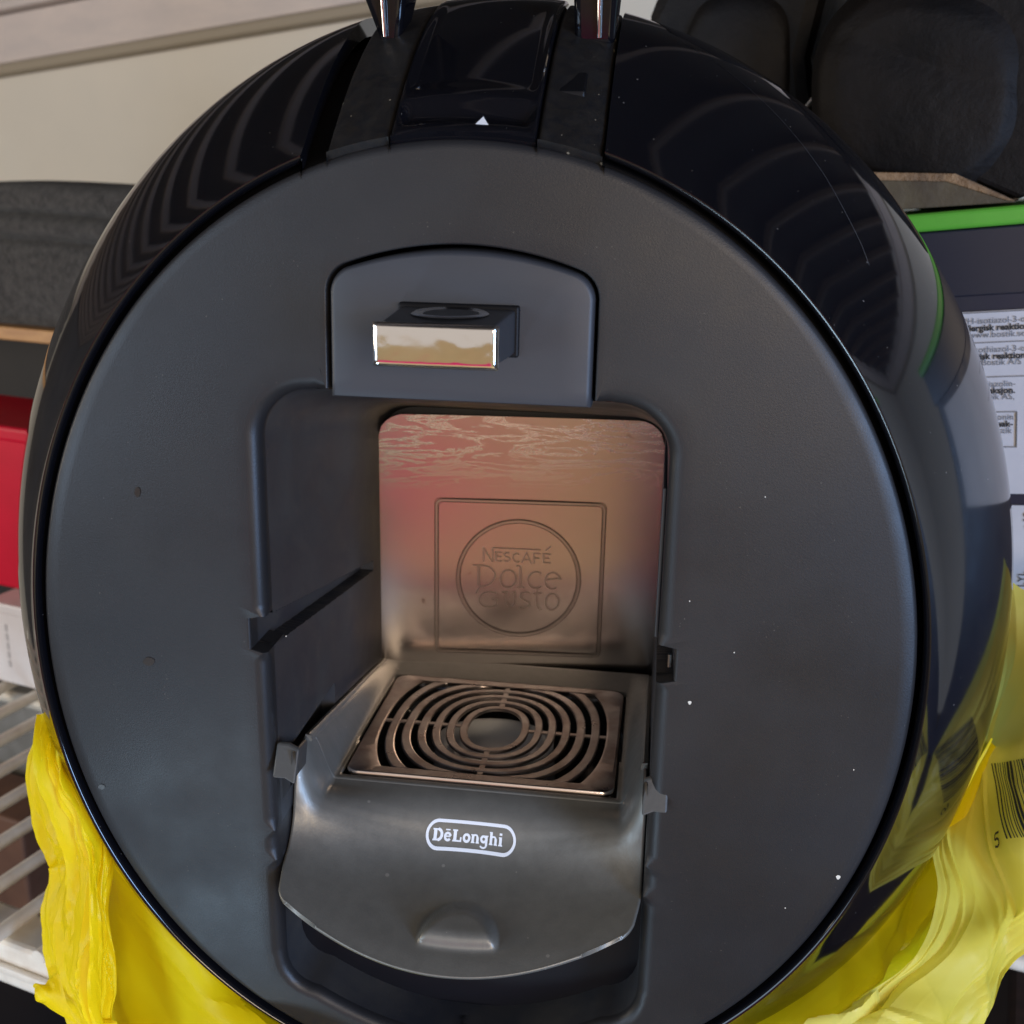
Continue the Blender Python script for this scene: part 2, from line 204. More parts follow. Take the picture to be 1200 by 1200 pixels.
mm = N.new('ShaderNodeMapRange'); mm.inputs[3].default_value = 1; mm.inputs[4].default_value = .94; L.new(ma.outputs[0], mm.inputs[0]); L.new(mm.outputs[0], b.inputs['Metallic'])
bp = N.new('ShaderNodeBump'); bp.inputs['Strength'].default_value = .12; bp.inputs['Distance'].default_value = .0003; L.new(ma.outputs[0], bp.inputs['Height']); L.new(bp.outputs[0], b.inputs['Normal'])

def plastic_film(name, col, col2, tr):
    M = bpy.data.materials.new(name); M.use_nodes = True; N, L, b = nodes(M)
    tc = N.new('ShaderNodeTexCoord'); n = N.new('ShaderNodeTexNoise'); n.inputs['Scale'].default_value = 14; n.inputs['Detail'].default_value = 5; L.new(tc.outputs['Object'], n.inputs['Vector'])
    cr = N.new('ShaderNodeValToRGB'); cr.color_ramp.elements[0].position = .35; cr.color_ramp.elements[1].position = .65; cr.color_ramp.elements[0].color = (*col, 1); cr.color_ramp.elements[1].color = (*col2, 1); L.new(n.outputs[0], cr.inputs[0])
    L.new(cr.outputs[0], b.inputs['Base Color']); b.inputs['Roughness'].default_value = .42; b.inputs['Specular IOR Level'].default_value = .32
    n3 = N.new('ShaderNodeTexNoise'); n3.inputs['Scale'].default_value = 55; n3.inputs['Detail'].default_value = 6; L.new(tc.outputs['Object'], n3.inputs['Vector'])
    bp = N.new('ShaderNodeBump'); bp.inputs['Strength'].default_value = .22; bp.inputs['Distance'].default_value = .0012; L.new(n3.outputs[0], bp.inputs['Height']); L.new(bp.outputs[0], b.inputs['Normal'])
    t = N.new('ShaderNodeBsdfTranslucent'); L.new(cr.outputs[0], t.inputs['Color'])
    ms = N.new('ShaderNodeMixShader'); ms.inputs[0].default_value = tr; L.new(b.outputs[0], ms.inputs[1]); L.new(t.outputs[0], ms.inputs[2])
    L.new(ms.outputs[0], N['Material Output'].inputs['Surface'])
    return M
FILM = plastic_film('yellow_bag_film', (.95, .74, .003), (1.0, .86, .015), .48)
FILM_IN = FILM
FILM_P = plastic_film('pale_yellow_bag_film', (.92, .80, .09), (.98, .89, .22), .48)

# ================================================================ room (structure)
E1 = Vector((.9613, -.2756, 0)); E2 = Vector((.2756, .9613, 0)); UP = Vector((0, 0, 1))
def S(a, b_, z): return E1 * a + E2 * b_ + UP * z
def struct(name, mb, mt, **k): return tag(mb.build(name, mt, **k), kind='structure')
g = MB(); g.box(S(-2.2, 1.0, -1.1), E1 * 4, UP * 2.4, E2 * .06); struct('back_wall', g, WALLM)
g = MB(); g.box(S(-2.2, -3.2, -1.14), E1 * 4, E2 * 4.2, UP * .04); struct('floor', g, FLOORM)
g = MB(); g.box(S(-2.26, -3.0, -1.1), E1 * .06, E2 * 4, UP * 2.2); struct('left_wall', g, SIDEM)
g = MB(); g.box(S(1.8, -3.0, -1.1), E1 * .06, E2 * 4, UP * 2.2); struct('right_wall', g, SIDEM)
# sloping ceiling: rises to the right with the trim board
k = .10
def CZ(a): return .372 + k * (a + .948) 
D1 = (E1 + UP * k).normalized()
cl = MB(); cl.box(S(-2.2, -.75, CZ(-2.2) + .05), D1 * 4.2, E2 * 1.75, UP * .03); cl_o = struct('ceiling', cl, CEILM)
rb_me = None
for i in range(30):
    a = -2.05 + i * .13
    g = MB(); g.box(S(a, -.75, CZ(a) + .028), D1 * .010, E2 * 1.735, UP * .021)
    o = g.build('ceiling_rib', RIBM, cl_o); 
t = MB(); t.box(S(-2.2, .975, CZ(-2.2) - .055), D1 * 4.2, E2 * .024, UP * .062); tb = struct('trim_board', t, TRIMM, bevel=.002)
t = MB(); t.box(S(-2.2, .968, CZ(-2.2) - .070), D1 * 4.2, E2 * .030, UP * .0135); t.build('trim_shadow_strip', mat('olive_shadow_line', (.33, .27, .19), .6), tb, bevel=.003)  # olive strip stands in for the shadow line under the trim
t = MB(); t.box(S(-2.2, .955, CZ(-2.2) + .009), D1 * 4.2, E2 * .043, UP * .012); t.build('trim_cap', TRIMM, tb, bevel=.003)

# ================================================================ shelf rack (left, under everything)
rack = thing('wire_shelf', 'white coated wire shelf under the machine and the white box', 'shelf', tuple(S(-.2, .1, -.24)))
for i in range(22):
    a = -.641 + i * .0338
    g = MB(); g.tube(S(a, .052, -.2405), S(a, .30, -.2405), .0042, 12); g.build('shelf_rod', RACKM, rack, smooth=40)
g = MB(); g.box(S(-.70, .058, -.2745), E1 * 1.0, E2 * .028, UP * .0290); g.build('front_rail', RACKM, rack, bevel=.004, segs=3)
g = MB(); g.box(S(-.70, .0535, -.262), E1 * 1.0, E2 * .004, UP * .005); g.build('rail_lip', RACKM, rack, bevel=.0015)
g = MB(); g.tube(S(-.70, .286, -.2505), S(.30, .286, -.2505), .0055, 12); g.build('rear_rail', RACKM, rack, smooth=40)
# things under the rack
o = MB(); o.box(S(-.90, .50, -.64), E1 * .20, E2 * .11, UP * .245); o = o.build('storage_carton', GREYB, bevel=.004); tag(o, 'grey carton standing below the wire shelf at the left edge', 'carton')
o = MB(); o.box(S(-.86, .41, -.64), E1 * .17, E2 * .07, UP * .165); o = o.build('wooden_block', mat('brown_block', (.12, .055, .03), .6, var=(20, (.08, .035, .02))), bevel=.003); tag(o, 'brown wooden crate below the wire shelf in front of the grey carton', 'crate')
g = MB(); g.box(S(-1.0, .62, -1.1), E1 * 1.6, E2 * .03, UP * .86); struct('lower_back_panel', g, SHELFD)
g = MB(); g.box(S(-.9, -.45, -.66), E1 * 1.1, E2 * 1.1, UP * .02); struct('lower_shelf', g, mat('black_lower_shelf', (.006, .007, .010), .5))

# white box and red box
wb = thing('white_box', 'small white card box on the wire shelf, under the red box', 'box', tuple(S(-.55, .34, -.235)))
g = MB(); g.box(S(-.545, .2815, -.2355), E1 * .16, E2 * .14, UP * .0655); g.build('box_body', WHITEC, wb, bevel=.0015)
g = MB(); g.box(S(-.547, .279, -.176), E1 * .164, E2 * .145, UP * .0085); g.build('box_lid', WHITEC, wb, bevel=.0015)
g = MB()
for q in range(5): g.box(S(-.531, .2809, -.221 + q * .0075), E1 * .0022, E2 * .0003, UP * .0055)
g.build('faded_print', mat('faded_grey_print', (.42, .39, .38), .6), wb)
rb = thing('red_box', 'bright crimson box standing on the white box at the left edge', 'box', tuple(S(-.56, .36, -.167)))
g = MB(); g.box(S(-.66, .306, -.1672), E1 * .1515, E2 * .09, UP * .130); g.build('box_body', REDM, rb, bevel=.003, segs=3)
g = MB(); g.box(S(-.662, .3035, -.046), E1 * .1535, E2 * .093, UP * .012); g.build('box_lid', REDM, rb, bevel=.003, segs=3)

# wooden shelf board with wool blanket
bd = thing('wooden_shelf', 'pine board shelf carrying the grey felt blanket', 'shelf', tuple(S(-.6, .5, 0)))
g = MB(); g.box(S(-1.0, .40, .0125), E1 * .62, E2 * .24, UP * .011); g.build('shelf_board', WOOD, bd, bevel=.001)
g = MB(); g.box(S(-1.0, .63, -.235), E1 * .62, E2 * .012, UP * .245); g.build('back_panel', SHELFD, bd)
g = MB(); g.box(S(-.40, .42, -.235), E1 * .02, E2 * .208, UP * .245); g.build('side_panel', SHELFD, bd)
# blanket: folded slab with layered front
rows = []
prof = [(.0, .0), (-.004, .012), (-.006, .030), (-.006, .050), (-.004, .062), (-.001, .0665), (.009, .0685), (-.001, .0715), (-.008, .076), (-.009, .083), (-.003, .0885), (.009, .0905), (-.003, .0935), (-.006, .098), (-.006, .106), (-.001, .113), (.010, .1165), (.03, .1175), (.08, .116), (.17, .112), (.19, .08), (.19, .0)]
fl = MB()
NX = 90
for i in range(NX + 1):
    u = i / NX; a = -.96 + .54 * u; row = []
    for j, (dy, z) in enumerate(prof):
        w = noise.noise(Vector((a * 9, z * 12, 3))) * .006 + noise.noise(Vector((a * 30, z * 60, 7))) * .0016
        wz = noise.noise(Vector((a * 8, 1.5, z * 4))) * .006 * min(1, z / .05)
        row.append(S(a, .415 + dy + w, .0238 + z * (1.005) + wz + .002 * sin(a * 11)))
    rows.append(row)
fl.grid(rows); fl.f.append(tuple(range(len(prof)))); fl.f.append(tuple(NX * len(prof) + q for q in range(len(prof))))
o = fl.build('felt_blanket', FELT, smooth=60, sub=1); tag(o, 'folded dark grey wool felt blanket lying on the pine shelf', 'blanket')

# ================================================================ right side: tub, labels, boots
tub = thing('storage_tub', 'navy plastic tub with lime green lid rim and white printed label', 'tub', tuple(S(.2, .38, -.2)))
ta = radians(7)
TU = E1 * cos(ta) + UP * sin(ta); TV = -E1 * sin(ta) + UP * cos(ta)
T0 = S(.102, .25, .1335)
def T(u, v, n=0): return T0 + TU * u + TV * v + E2 * n
g = MB(); g.box(T(-.06, -.36, 0), TU * .30, TV * .3595, E2 * .26); g.build('tub_body', NAVY, tub, bevel=.006, segs=3)
g = MB(); g.box(T(-.065, .0, -.006), TU * .31, TV * .0082, E2 * .272); g.build('lid_rim', GREEN, tub, bevel=.002, segs=3)
g = MB(); g.box(T(-.062, -.030, -.0022), TU * .304, TV * .0296, E2 * .002); g.build('collar', mat('dark_collar', (.018, .020, .034), .35), tub, bevel=.0008)
g = MB(); g.box(T(.018, -.1215, -.0012), TU * .20, TV * .0845, E2 * .001); lab = g.build('upper_label', PAPER, tub)
g = MB(); g.box(T(.045, -.185, -.0012), TU * .0275, TV * .058, E2 * .001); lab2 = g.build('lower_label', PAPER, tub)
def text(name, s, org, U, V, size, mt, parent, bold=0., align='LEFT', lift=.0004):
    c = bpy.data.curves.new('tmp', 'FONT'); c.body = s; c.size = size; c.offset = bold; c.align_x = align; c.resolution_u = 3
    to = bpy.data.objects.new('tmp', c); COL.objects.link(to)
    bpy.context.view_layer.update()
    me = bpy.data.meshes.new_from_object(to.evaluated_get(bpy.context.evaluated_depsgraph_get()))
    bpy.data.objects.remove(to)
    U = Vector(U).normalized(); V = Vector(V).normalized(); Nn = U.cross(V)
    off = Vector((0, 0, 0)); P = parent
    while P: off += P.location; P = P.parent
    for v in me.vertices:
        v.co = Vector(org) + U * v.co.x + V * v.co.y + Nn * lift - off
    me.materials.clear(); me.materials.append(mt); me.name = name
    o = bpy.data.objects.new(name, me); COL.objects.link(o); o.parent = parent
    return o
def label_lines(rows, parent):
    for s, u, v, size, bold, mt in rows:
        text('print', s, T(u, v, -.0013), TU, TV, size, mt, parent, bold, 'RIGHT')
LS = .0040
label_lines([
    ('2-metyl-2H-isotiazol-3-on', .0520, -.0425, LS, 0, INKG), ('orsaka allergisk reaktion', .0515, -.0457, LS, .00012, INK), ('AB, 251 58, www.bostik.se', .0500, -.0488, LS, 0, INKG),
    ('metyl-2H-isothiazol-3-o', .0500, -.0555, LS, 0, INKG), ('kan give allergisk reaktion', .0500, -.0586, LS, .00012, INK), ('findes. Bostik A/S', .0485, -.0614, LS, 0, INKG),
    ('metyl-2H-isotiazolin-', .0462, -.0713, LS, 0, INKG), ('gi allergisk reaksjon.', .0460, -.0743, LS, .00012, INK), ('henvendelse Bostik AS,', .0458, -.0772, LS, 0, INKG),
    ('isotiatsol-3-onin', .0455, -.0866, LS, 0, INKG), ('allergisen reak-', .0452, -.0898, LS, .00012, INK), ('saatavana Bostik', .0448, -.0929, LS, 0, INKG)], tub)
g = MB()
for v in (-.0377, -.0513, -.0670, -.0832, -.0995): g.box(T(.018, v, -.0019), TU * (.0287 if v < -.08 else .064), TV * .0004, E2 * .0005)
g.box(T(.0466, -.0995, -.0019), TU * .0004, TV * .0165, E2 * .0005)
g.build('label_rules', INKG, tub)
text('print', 'S I', T(.0500, -.1345, -.0013), TU, TV, .006, INK, tub, .0001)
text('print', 'VTT', T(.0505, -.1400, -.0013), TU, TV, .005, INK, tub, 0)
text('print', '12V LYL', T(.0515, -.1760, -.0013), TV, -TU, .005, INK, tub, 0)

def blob(name, mt, parent, rings, n=72, sub=1):
    """rings: (centre, half extents a along E1, c along UP, exponent) stacked along E2"""
    g = MB(); rows = []
    for (c, a, h, e) in rings:
        row = []
        for i in range(n):
            t = 2 * pi * i / n; ct, st = cos(t), sin(t)
            x = math.copysign(abs(ct) ** (2 / e), ct) * a; z = math.copysign(abs(st) ** (2 / e), st) * h
            p = c + E1 * x + UP * z
            p = p + (E1 * noise.noise(p * 18) + UP * noise.noise(p * 18 + Vector((5, 5, 5)))) * .006 * min(1, a / .03)
            row.append(p)
        rows.append(row)
    c0 = sum(rows[0], Vector()) / n
    rows = [[c0.lerp(p, .02) for p in rows[0]], [c0.lerp(p, .5) for p in rows[0]]] + rows
    fine = []
    for a_, b_ in zip(rows, rows[1:]):
        for q in range(4): fine.append([u_.lerp(v_, q / 4) - E2 * (abs(noise.noise(Vector((u_.lerp(v_, q / 4).x * 9, 3, u_.lerp(v_, q / 4).z * 30 + u_.lerp(v_, q / 4).x * 14)))) * .007) for u_, v_ in zip(a_, b_)])
    fine.append(rows[-1]); rows = fine
    g.grid(rows, True); g.f.append(tuple(range(n))[::-1]); g.f.append(tuple((len(rows) - 1) * n + i for i in range(n)))
    return g.build(name, mt, parent, smooth=70, sub=sub)
boot = thing('leather_boot', 'black leather boot with scuffed tan heel edge on the green lid', 'boot', tuple(S(.10, .32, .145)))
blob('boot_upper', LEATHER, boot, [(S(.098, .252, .200), .012, .012, 2.2), (S(.101, .253, .193), .036, .034, 2.4), (S(.1, .258, .195), .045, .042, 2.4), (S(.1, .275, .198), .051, .050, 2.4), (S(.102, .32, .20), .055, .058, 2.4), (S(.104, .40, .20), .056, .06, 2.4), (S(.11, .46, .20), .05, .05, 2.4)])
# sole / heel: chamfered block
def heel(name, mt, pts, d0, d1, parent, bev):
    g = MB(); n = len(pts)
    A = [S(a, d0, z) for a, z in pts]; B = [S(a, d1, z) for a, z in pts]
    g.add(A + B, [tuple(range(n))[::-1], tuple(range(n, 2 * n))] + [(i, (i + 1) % n, (i + 1) % n + n, i + n) for i in range(n)])
    return g.build(name, mt, parent, bevel=bev)
heel('boot_heel', OLIVE, [(.078, .1418), (.146, .1482), (.1435, .1495), (.118, .1565), (.080, .1565)], .2488, .36, boot, .0006)
heel('heel_welt', SUEDE, [(.078, .1562), (.1165, .1562), (.142, .1488), (.1455, .1488), (.1195, .1598), (.080, .1598)], .2478, .36, boot, .0008)
heel('boot_quarter', LEATHER, [(.060, .150), (.080, .1602), (.1198, .1602), (.147, .1492), (.1505, .1520), (.1500, .225), (.13, .250), (.080, .250), (.060, .200)], .256, .40, boot, .006)
boot2 = thing('leather_boot', 'black leather boot behind the machine top, left of the tan heeled boot', 'boot', tuple(S(0, .34, .15)))
blob('boot_upper', LEATHER, boot2, [(S(.006, .295, .20), .010, .02, 2.4), (S(.006, .297, .200), .026, .040, 2.8), (S(.004, .31, .205), .031, .050, 3), (S(.0, .36, .205), .036, .056, 3), (S(.0, .42, .205), .034, .05, 3)])
g = MB()
heel('boot_shaft', LEATHER, [(-.034, .185), (.030, .150), (.045, .160), (.0465, .190), (.0415, .214), (.047, .245), (.050, .32), (.0, .32), (-.044, .236)], .300, .40, boot2, .008)
g = MB(); g.tube(S(.045, .292, .175), S(.047, .292, .187), .0012, 8); g.tube(S(.0445, .2915, .190), S(.0475, .2915, .194), .0015, 8); g.build('lace_tip', CHROME, boot2)
# brown crate low at the right
o = MB(); o.box(S(.20, .10, -.62), E1 * .4, E2 * .5, UP * .33); o = o.build('wooden_crate', DWOOD, bevel=.004); tag(o, 'dark reddish brown wooden box below the bag at the lower right corner', 'box')

g = MB(); g.box((-1.3, -1.75, -1.1), (2.9, 0, 0), (0, .04, 0), (0, 0, 0.98)); struct('added_front_wall', g, TANM)  # invented half-wall out of view, gives steel and chrome a tan reflection
g = MB(); rows = []
for i in range(25):
    u_ = i / 24; rows.append([(lerp(-.42, .02, u_), -.98 + .012 * sin(u_ * 26 + z_ * 9), lerp(-.40, -.150, z_) - .01 * sin(u_ * 7)) for z_ in [q / 10 for q in range(11)]])
g.grid(rows); g.add([Vector(p) for p in []], []); o = g.build('added_pink_cloth', PINKM, smooth=60, solid=.004); tag(o, 'added bright pink cloth, unseen before the machine, there to be mirrored in its steel plate', 'cloth')  # invented cloth, put there so the plate has pink to reflect
# invented workbench out of view, added for the steel and chrome to reflect
g = MB(); g.box((-.55, -1.5, -.62), (1.3, 0, 0), (0, .85, 0), (0, 0, .03)); struct('added_workbench', g, TANM)

# ================================================================ the coffee machine
RX, RZ = .145, .1654
mach = thing('coffee_machine', 'round black capsule coffee machine with open cup bay, sitting in a yellow bag', 'coffee machine', (0, .08, -.234))
def cat_(P, t):
    n_ = len(P) - 1; i = min(int(t * n_), n_ - 1); f = t * n_ - i
    return tuple(lerp(P[i][k_], P[i + 1][k_], f) for k_ in (0, 1))
YM, EE = .525, 1.74
def gprof(y):
    u = y / .172; return 1 - abs((u - YM) / (YM if u < YM else 1 - YM)) ** EE
def ell(y):
    gg = gprof(y); return .1482 + .0478 * gg, .1686 + .0558 * gg, -.0092 * gg
def zt_(x, y):
    a, c, o = ell(y); return o + c * sqrt(max(0, 1 - (x / a) ** 2))
YS = [.0 + .172 * (i / 44) for i in range(45)]
XL, XR = -.0485, .0412
def shell_ring(y, da=0., n=260):
    a, c, o = ell(y); a += da; c += da
    t0 = math.asin(XR / a); t1 = 2 * pi + math.asin(XL / a)
    return [Vector((a * sin(t), y, o + c * cos(t))) for t in [t0 + (t1 - t0) * i / n for i in range(n + 1)]]
g = MB(); rows = []
rows.append(shell_ring(.012, -.010)); rows.append([Vector((p.x, .0045, p.z)) for p in shell_ring(0, -.0010)])
rows.append([Vector((p.x, .0022, p.z)) for p in shell_ring(0, -.0010)])
for k_ in range(1, 6):
    t = k_ / 5 * pi / 2; rows.append([Vector((p.x, .0022 - .0026 * sin(t), p.z)) for p in shell_ring(0, -.0010 + .0016 * (1 - cos(t)))])
for y in YS:
    if y < .0015: continue
    rows.append(shell_ring(y))
g.grid(rows)
for side in (0, -1):      # turned-in edges along the top cut
    e = [r[side] for r in rows[3:]]
    g.grid([e, [p + Vector((0, 0, -.006)) for p in e]])
g.build('outer_shell', GLOSS, mach, smooth=50)
# back cap
g = MB(); a, c, o_ = ell(.172); ring = [Vector((a * sin(t), .171, o_ + c * cos(t))) for t in [2 * pi * i / 96 for i in range(96)]]
g.grid([[Vector((0, .185, 0))] * 96, [p.lerp(Vector((0, .185, 0)), .5) + Vector((0, .006, 0)) for p in ring], ring], True); g.build('back_cover', PL_FACE, mach, smooth=60)
# inner drum that closes the gap between face and shell and the top slots
g = MB(); rows = []
for y in [.0075] + [q for q in YS if q > .008]:
    a, c, o_ = ell(y); rows.append([Vector(((a - .009) * sin(t), y, o_ + (c - .009) * cos(t))) for t in [2 * pi * i / 160 for i in range(160)]])
g.grid(rows, True)
inn = [Vector((.136 * sin(t), .0075, .156 * cos(t))) for t in [2 * pi * i / 160 for i in range(160)]]
g.grid([inn, rows[0]], True)
g.build('inner_drum', DARK, mach, smooth=60)
def top_panel(name, x0, x1, mt, depth, nx=24, lipr=.0012, skirt=.007):
    g = MB(); xs = [x0 + (x1 - x0) * i / nx for i in range(nx + 1)]
    ys = [0.0] + [.0004 * i for i in range(1, 120)] + [.048 + .004 * i for i in range(31)]
    rows = []
    rows.append([Vector((x, .004, zt_(x, 0) - .006)) for x in xs]); rows.append([Vector((x, .0004, zt_(x, 0) - .0022)) for x in xs]); rows.append([Vector((x, -.0004, zt_(x, 0) - .0010)) for x in xs])
    for y in ys: 
        row = []
        for x in xs:
            e = min(x - x0, x1 - x); rd = lipr * (1 - sqrt(max(0, 1 - (1 - min(1, e / lipr)) ** 2))) if e < lipr else 0
            row.append(Vector((x, y, zt_(x, y) - depth(x, y) - rd)))
        row = [row[0] - Vector((0, 0, skirt))] + row + [row[-1] - Vector((0, 0, skirt))]
        rows.append(row)
    for i in range(3): rows[i] = [rows[i][0]] + rows[i] + [rows[i][-1]]
    g.grid(rows); return g.build(name, mt, mach, smooth=55)
def dc(x, y):
    ex = sm(.0212 - abs(x), .0002, .0042); 
    d = ex * (.0044 * sm(y, .0005, .0088) * (1 - sm(y, .0092, .0112)) + .0016 * sm(y, .012, .020) * (1 - sm(y, .05, .075)))
    return d
top_panel('top_cover', -.0213, .0213, GLOSS, dc, nx=60)
tp = top_panel('lever_strip', -.0405, -.0218, DUSTY, lambda x, y: .0012)
tp = top_panel('lever_strip', .0218, .0405, DUSTY, lambda x, y: .0012)
g = MB(); zz = zt_(.005, .001) 
g.add([(.0030, -.0008, zz - .0030 + .0018), (.0085, -.0008, zz - .0012), (.0057, .0022, zz + .0015)], [(0, 1, 2)])
P = [(.0036, .0008), (.0074, .0008), (.0055, .0034)]
g = MB(); g.add([(x, y, zt_(x, y) + .0003) for x, y in P], [(0, 1, 2)]); g.build('marker_triangle', PRINT_W, mach)
# slot block behind the right strip
g = MB(); g.box((.0255, .018, zt_(.03, .018) - .004), (.008, 0, 0), (0, .010, .0062), (0, -.0004, .0035)); g.build('strip_stop', DARK, mach, bevel=.0006)
# lever arms
def arm(sx, xb0, xb1, xt0, xt1):
    g = MB()
    A = [(xb0, .046, .1950), (xb1, .046, .1950), (xb1, .058, .198), (xb0, .058, .198)]
    B = [(xt0, .040, .222), (xt1, .040, .222), (xt1, .066, .222), (xt0, .066, .222)]
    C_ = [(xt0 * 1.0, .030, .262), (xt1, .030, .262), (xt1, .075, .262), (xt0, .075, .262)]
    g.grid([A, B, C_], True); g.f.append((0, 1, 2, 3)); g.f.append((11, 10, 9, 8))
    g.build('lever_arm', GLOSS, mach, bevel=.0022, segs=3, smooth=50)
arm(-1, -.0352, -.0290, -.0450, -.0245)
arm(1, .0275, .0400, .0262, .0415)
# arm ribs (bright moulded edges)
for x in (-.0335, .0352):
    g = MB(); g.tube((x, .0445, .1975), (x, .0375, .222), .0007, 8); g.build('lever_edge', CHROME, mach, smooth=50)

# long thin pale line over the right shoulder
g = MB(); pts = [(.0612, .0642), (.0754, .0585), (.0907, .0506), (.1003, .0448), (.1071, .0402), (.1139, .034), (.1193, .0294), (.1215, .0265)]
row = []
for i in range(len(pts) * 6 - 5):
    q = cat_(pts, i / (len(pts) * 6 - 6)); row.append(q)
L_, R__ = [], []
for x, y in row:
    p = Vector((x, y, zt_(x, y))); nn = Vector((x, 0, p.z * .75)).normalized(); side = Vector((.55, .45, -.3)).normalized() * .00011
    L_.append(p + nn * .00012 - side); R__.append(p + nn * .00012 + side)
g.grid([L_, R__]); g.build('shoulder_line', mat('pale_line_grey', (.10, .10, .105), .5), mach)

# ---- front face with the bay and door opening
WX = .0645; TOPZ = .0905; DW = .0413
def dome(x, z): return -.0045 * (1 - min(1, (x / RX) ** 2 + (z / RZ) ** 2))
def slot_off(z, y):
    """how far the bay's side wall is cut back at height z, depth y"""
    v = 0.
    if y < .132:
        t = y / .13; lo = lerp(.0020, -.0165, t); hi = lerp(.0132, -.0120, t)
        if lo < z < hi: v = .0055
    if .006 < y < .07 and -.0585 < z < -.0435: v = .0055
    if .003 < y < .06 and -.0790 < z < -.0670: v = .0055
    return v
def bay_outline():
    """clockwise list of (x, z, radius) starting at bottom centre going left, includes door cut-out"""
    pts = []
    nb = 16
    for i in range(nb + 1):
        x = -.052 * i / nb; pts.append((x, -.150 + .0235 * (abs(x) / .0645) ** 2, .004))
    for i in range(1, 7):
        t = i / 6; a = t * pi / 2 ; pts.append((-.052 - .0125 * sin(a), -.1205 - .0140 * cos(a), .004))
    z = -.119
    while z < .0735:
        pts.append((-WX - slot_off(z, .0), z, .0012 if slot_off(z, 0) else .0048)); z += .001
    for i in range(1, 13):
        a = i / 12 * pi / 2; pts.append((-WX + .0165 * (1 - cos(a)), .0735 + .0165 * sin(a), .0052))
    pts.append((-.0455, TOPZ, .005)); pts.append((-DW - .0004, TOPZ, .003)); pts.append((-DW, TOPZ + .0008, .0008))
    for i in range(1, 10): pts.append((-DW, TOPZ + (.121 - TOPZ) * i / 9, .0006))
    for i in range(1, 7):
        a = i / 6 * radians(66); pts.append((-DW + .009 * (1 - cos(a)), .121 + .009 * sin(a), .0006))
    x1, z1 = pts[-1][0], pts[-1][1]
    for i in range(1, 13):
        t = i / 12; x = x1 * (1 - t); pts.append((x, z1 + (.1358 - z1) * (1 - (1 - t) ** 2.0), .0006))
    L_ = pts[:]; R__ = [(-x, z, r) for x, z, r in L_[1:-1]][::-1]
    return L_ + R__
OUT = bay_outline(); n = len(OUT)
nrm = []
for i in range(n):
    a = Vector((OUT[i - 1][0], OUT[i - 1][1])); c = Vector((OUT[(i + 1) % n][0], OUT[(i + 1) % n][1])); d = (c - a)
    d = d.normalized() if d.length > 1e-9 else Vector((1, 0)); nn = Vector((-d.y, d.x))
    p = Vector((OUT[i][0], OUT[i][1] + .02))
    if nn.dot(p) < 0 and abs(nn.dot(p.normalized())) > .05: nn = -nn
    if abs(abs(OUT[i][0]) - WX) < .0092 and -.119 < OUT[i][1] < .073 and abs(OUT[i][0]) > WX - 1e-6: nn = Vector((math.copysign(1, OUT[i][0]), 0))
    nrm.append(nn)
RAD = []
for i in range(n):
    x, z, r = OUT[i]
    near = min([abs(z - q) for q in (.0020, .0132, -.0790, -.0670)])
    if abs(x) > WX - 1e-6 and r > .0012 and near < .0036: r = .0012 + (r - .0012) * near / .0036
    RAD.append(r)
rows = []
r0 = [Vector((x, .014, z)) for x, z, r in OUT]; rows.append(r0)
for kk in range(0, 6):
    t = kk / 5 * pi / 2
    row = []
    for (x, z, _r), nn, r in zip(OUT, nrm, RAD):
        if abs(x) < .0414 and z > .0912: r = .0007
        off = r * (1 - cos(t)); px, pz = x + nn.x * off, z + nn.y * off
        yy = r * (1 - sin(t)); row.append(Vector((px, yy + dome(px, pz), pz)))
    rows.append(row)
clean = []
for (x, z, r), p in zip(OUT, rows[-1]):
    bx = math.copysign(WX + .0048, x) if (abs(x) > WX - 1e-6 and -.119 < z < .0735) else p.x
    v = Vector((bx, 0, p.z + .02)); v = v * (1 + .0055 / v.length); px, pz = v.x, v.z - .02
    clean.append(Vector((px, dome(px, pz), pz)))
phi = 0.
for i, p in enumerate(clean):
    v = Vector((-p.x, -(p.z + .02))); a_ = math.atan2(v.x, v.y) % (2 * pi)
    if i == 0: a_ = 0. if a_ > pi else a_
    a_ = max(a_, phi + 1e-5) if i else a_
    if i and a_ - phi > 1.5: a_ = phi + 1e-5
    phi = a_; L_n = v.length; px, pz = -sin(a_) * L_n, -cos(a_) * L_n - .02
    clean[i] = Vector((px, dome(px, pz), pz))
rows.append(clean)
last = rows[-1]
CX, CZ0 = 0, -.02
def edge_pt(p, f=1.):
    dx, dz = p.x - CX, p.z - CZ0
    A = (dx / RX) ** 2 + (dz / RZ) ** 2; B = 2 * (CZ0 * dz / RZ ** 2); C = (CZ0 / RZ) ** 2 - f * f
    t = (-B + sqrt(B * B - 4 * A * C)) / (2 * A); return Vector((CX + dx * t, 0, CZ0 + dz * t))
NR = 16
fr = 1 - .0014 / RX
for q in range(1, NR + 1):
    t = q / NR; row = []
    for p in last:
        e = edge_pt(p, fr); x = lerp(p.x, e.x, t); z = lerp(p.z, e.z, t); row.append(Vector((x, dome(x, z), z)))
    rows.append(row)
for q in range(1, 5):
    t = q / 4 * pi / 2; f = fr + .0014 / RX * sin(t)
    rows.append([Vector((edge_pt(p, f).x, .0014 * (1 - cos(t)) + .0002, edge_pt(p, f).z)) for p in last])
rows.append([Vector((edge_pt(p).x, .0078, edge_pt(p).z)) for p in last])
g = MB(); g.grid(rows, True); face = g.build('front_panel', PL_FACE, mach, smooth=38)
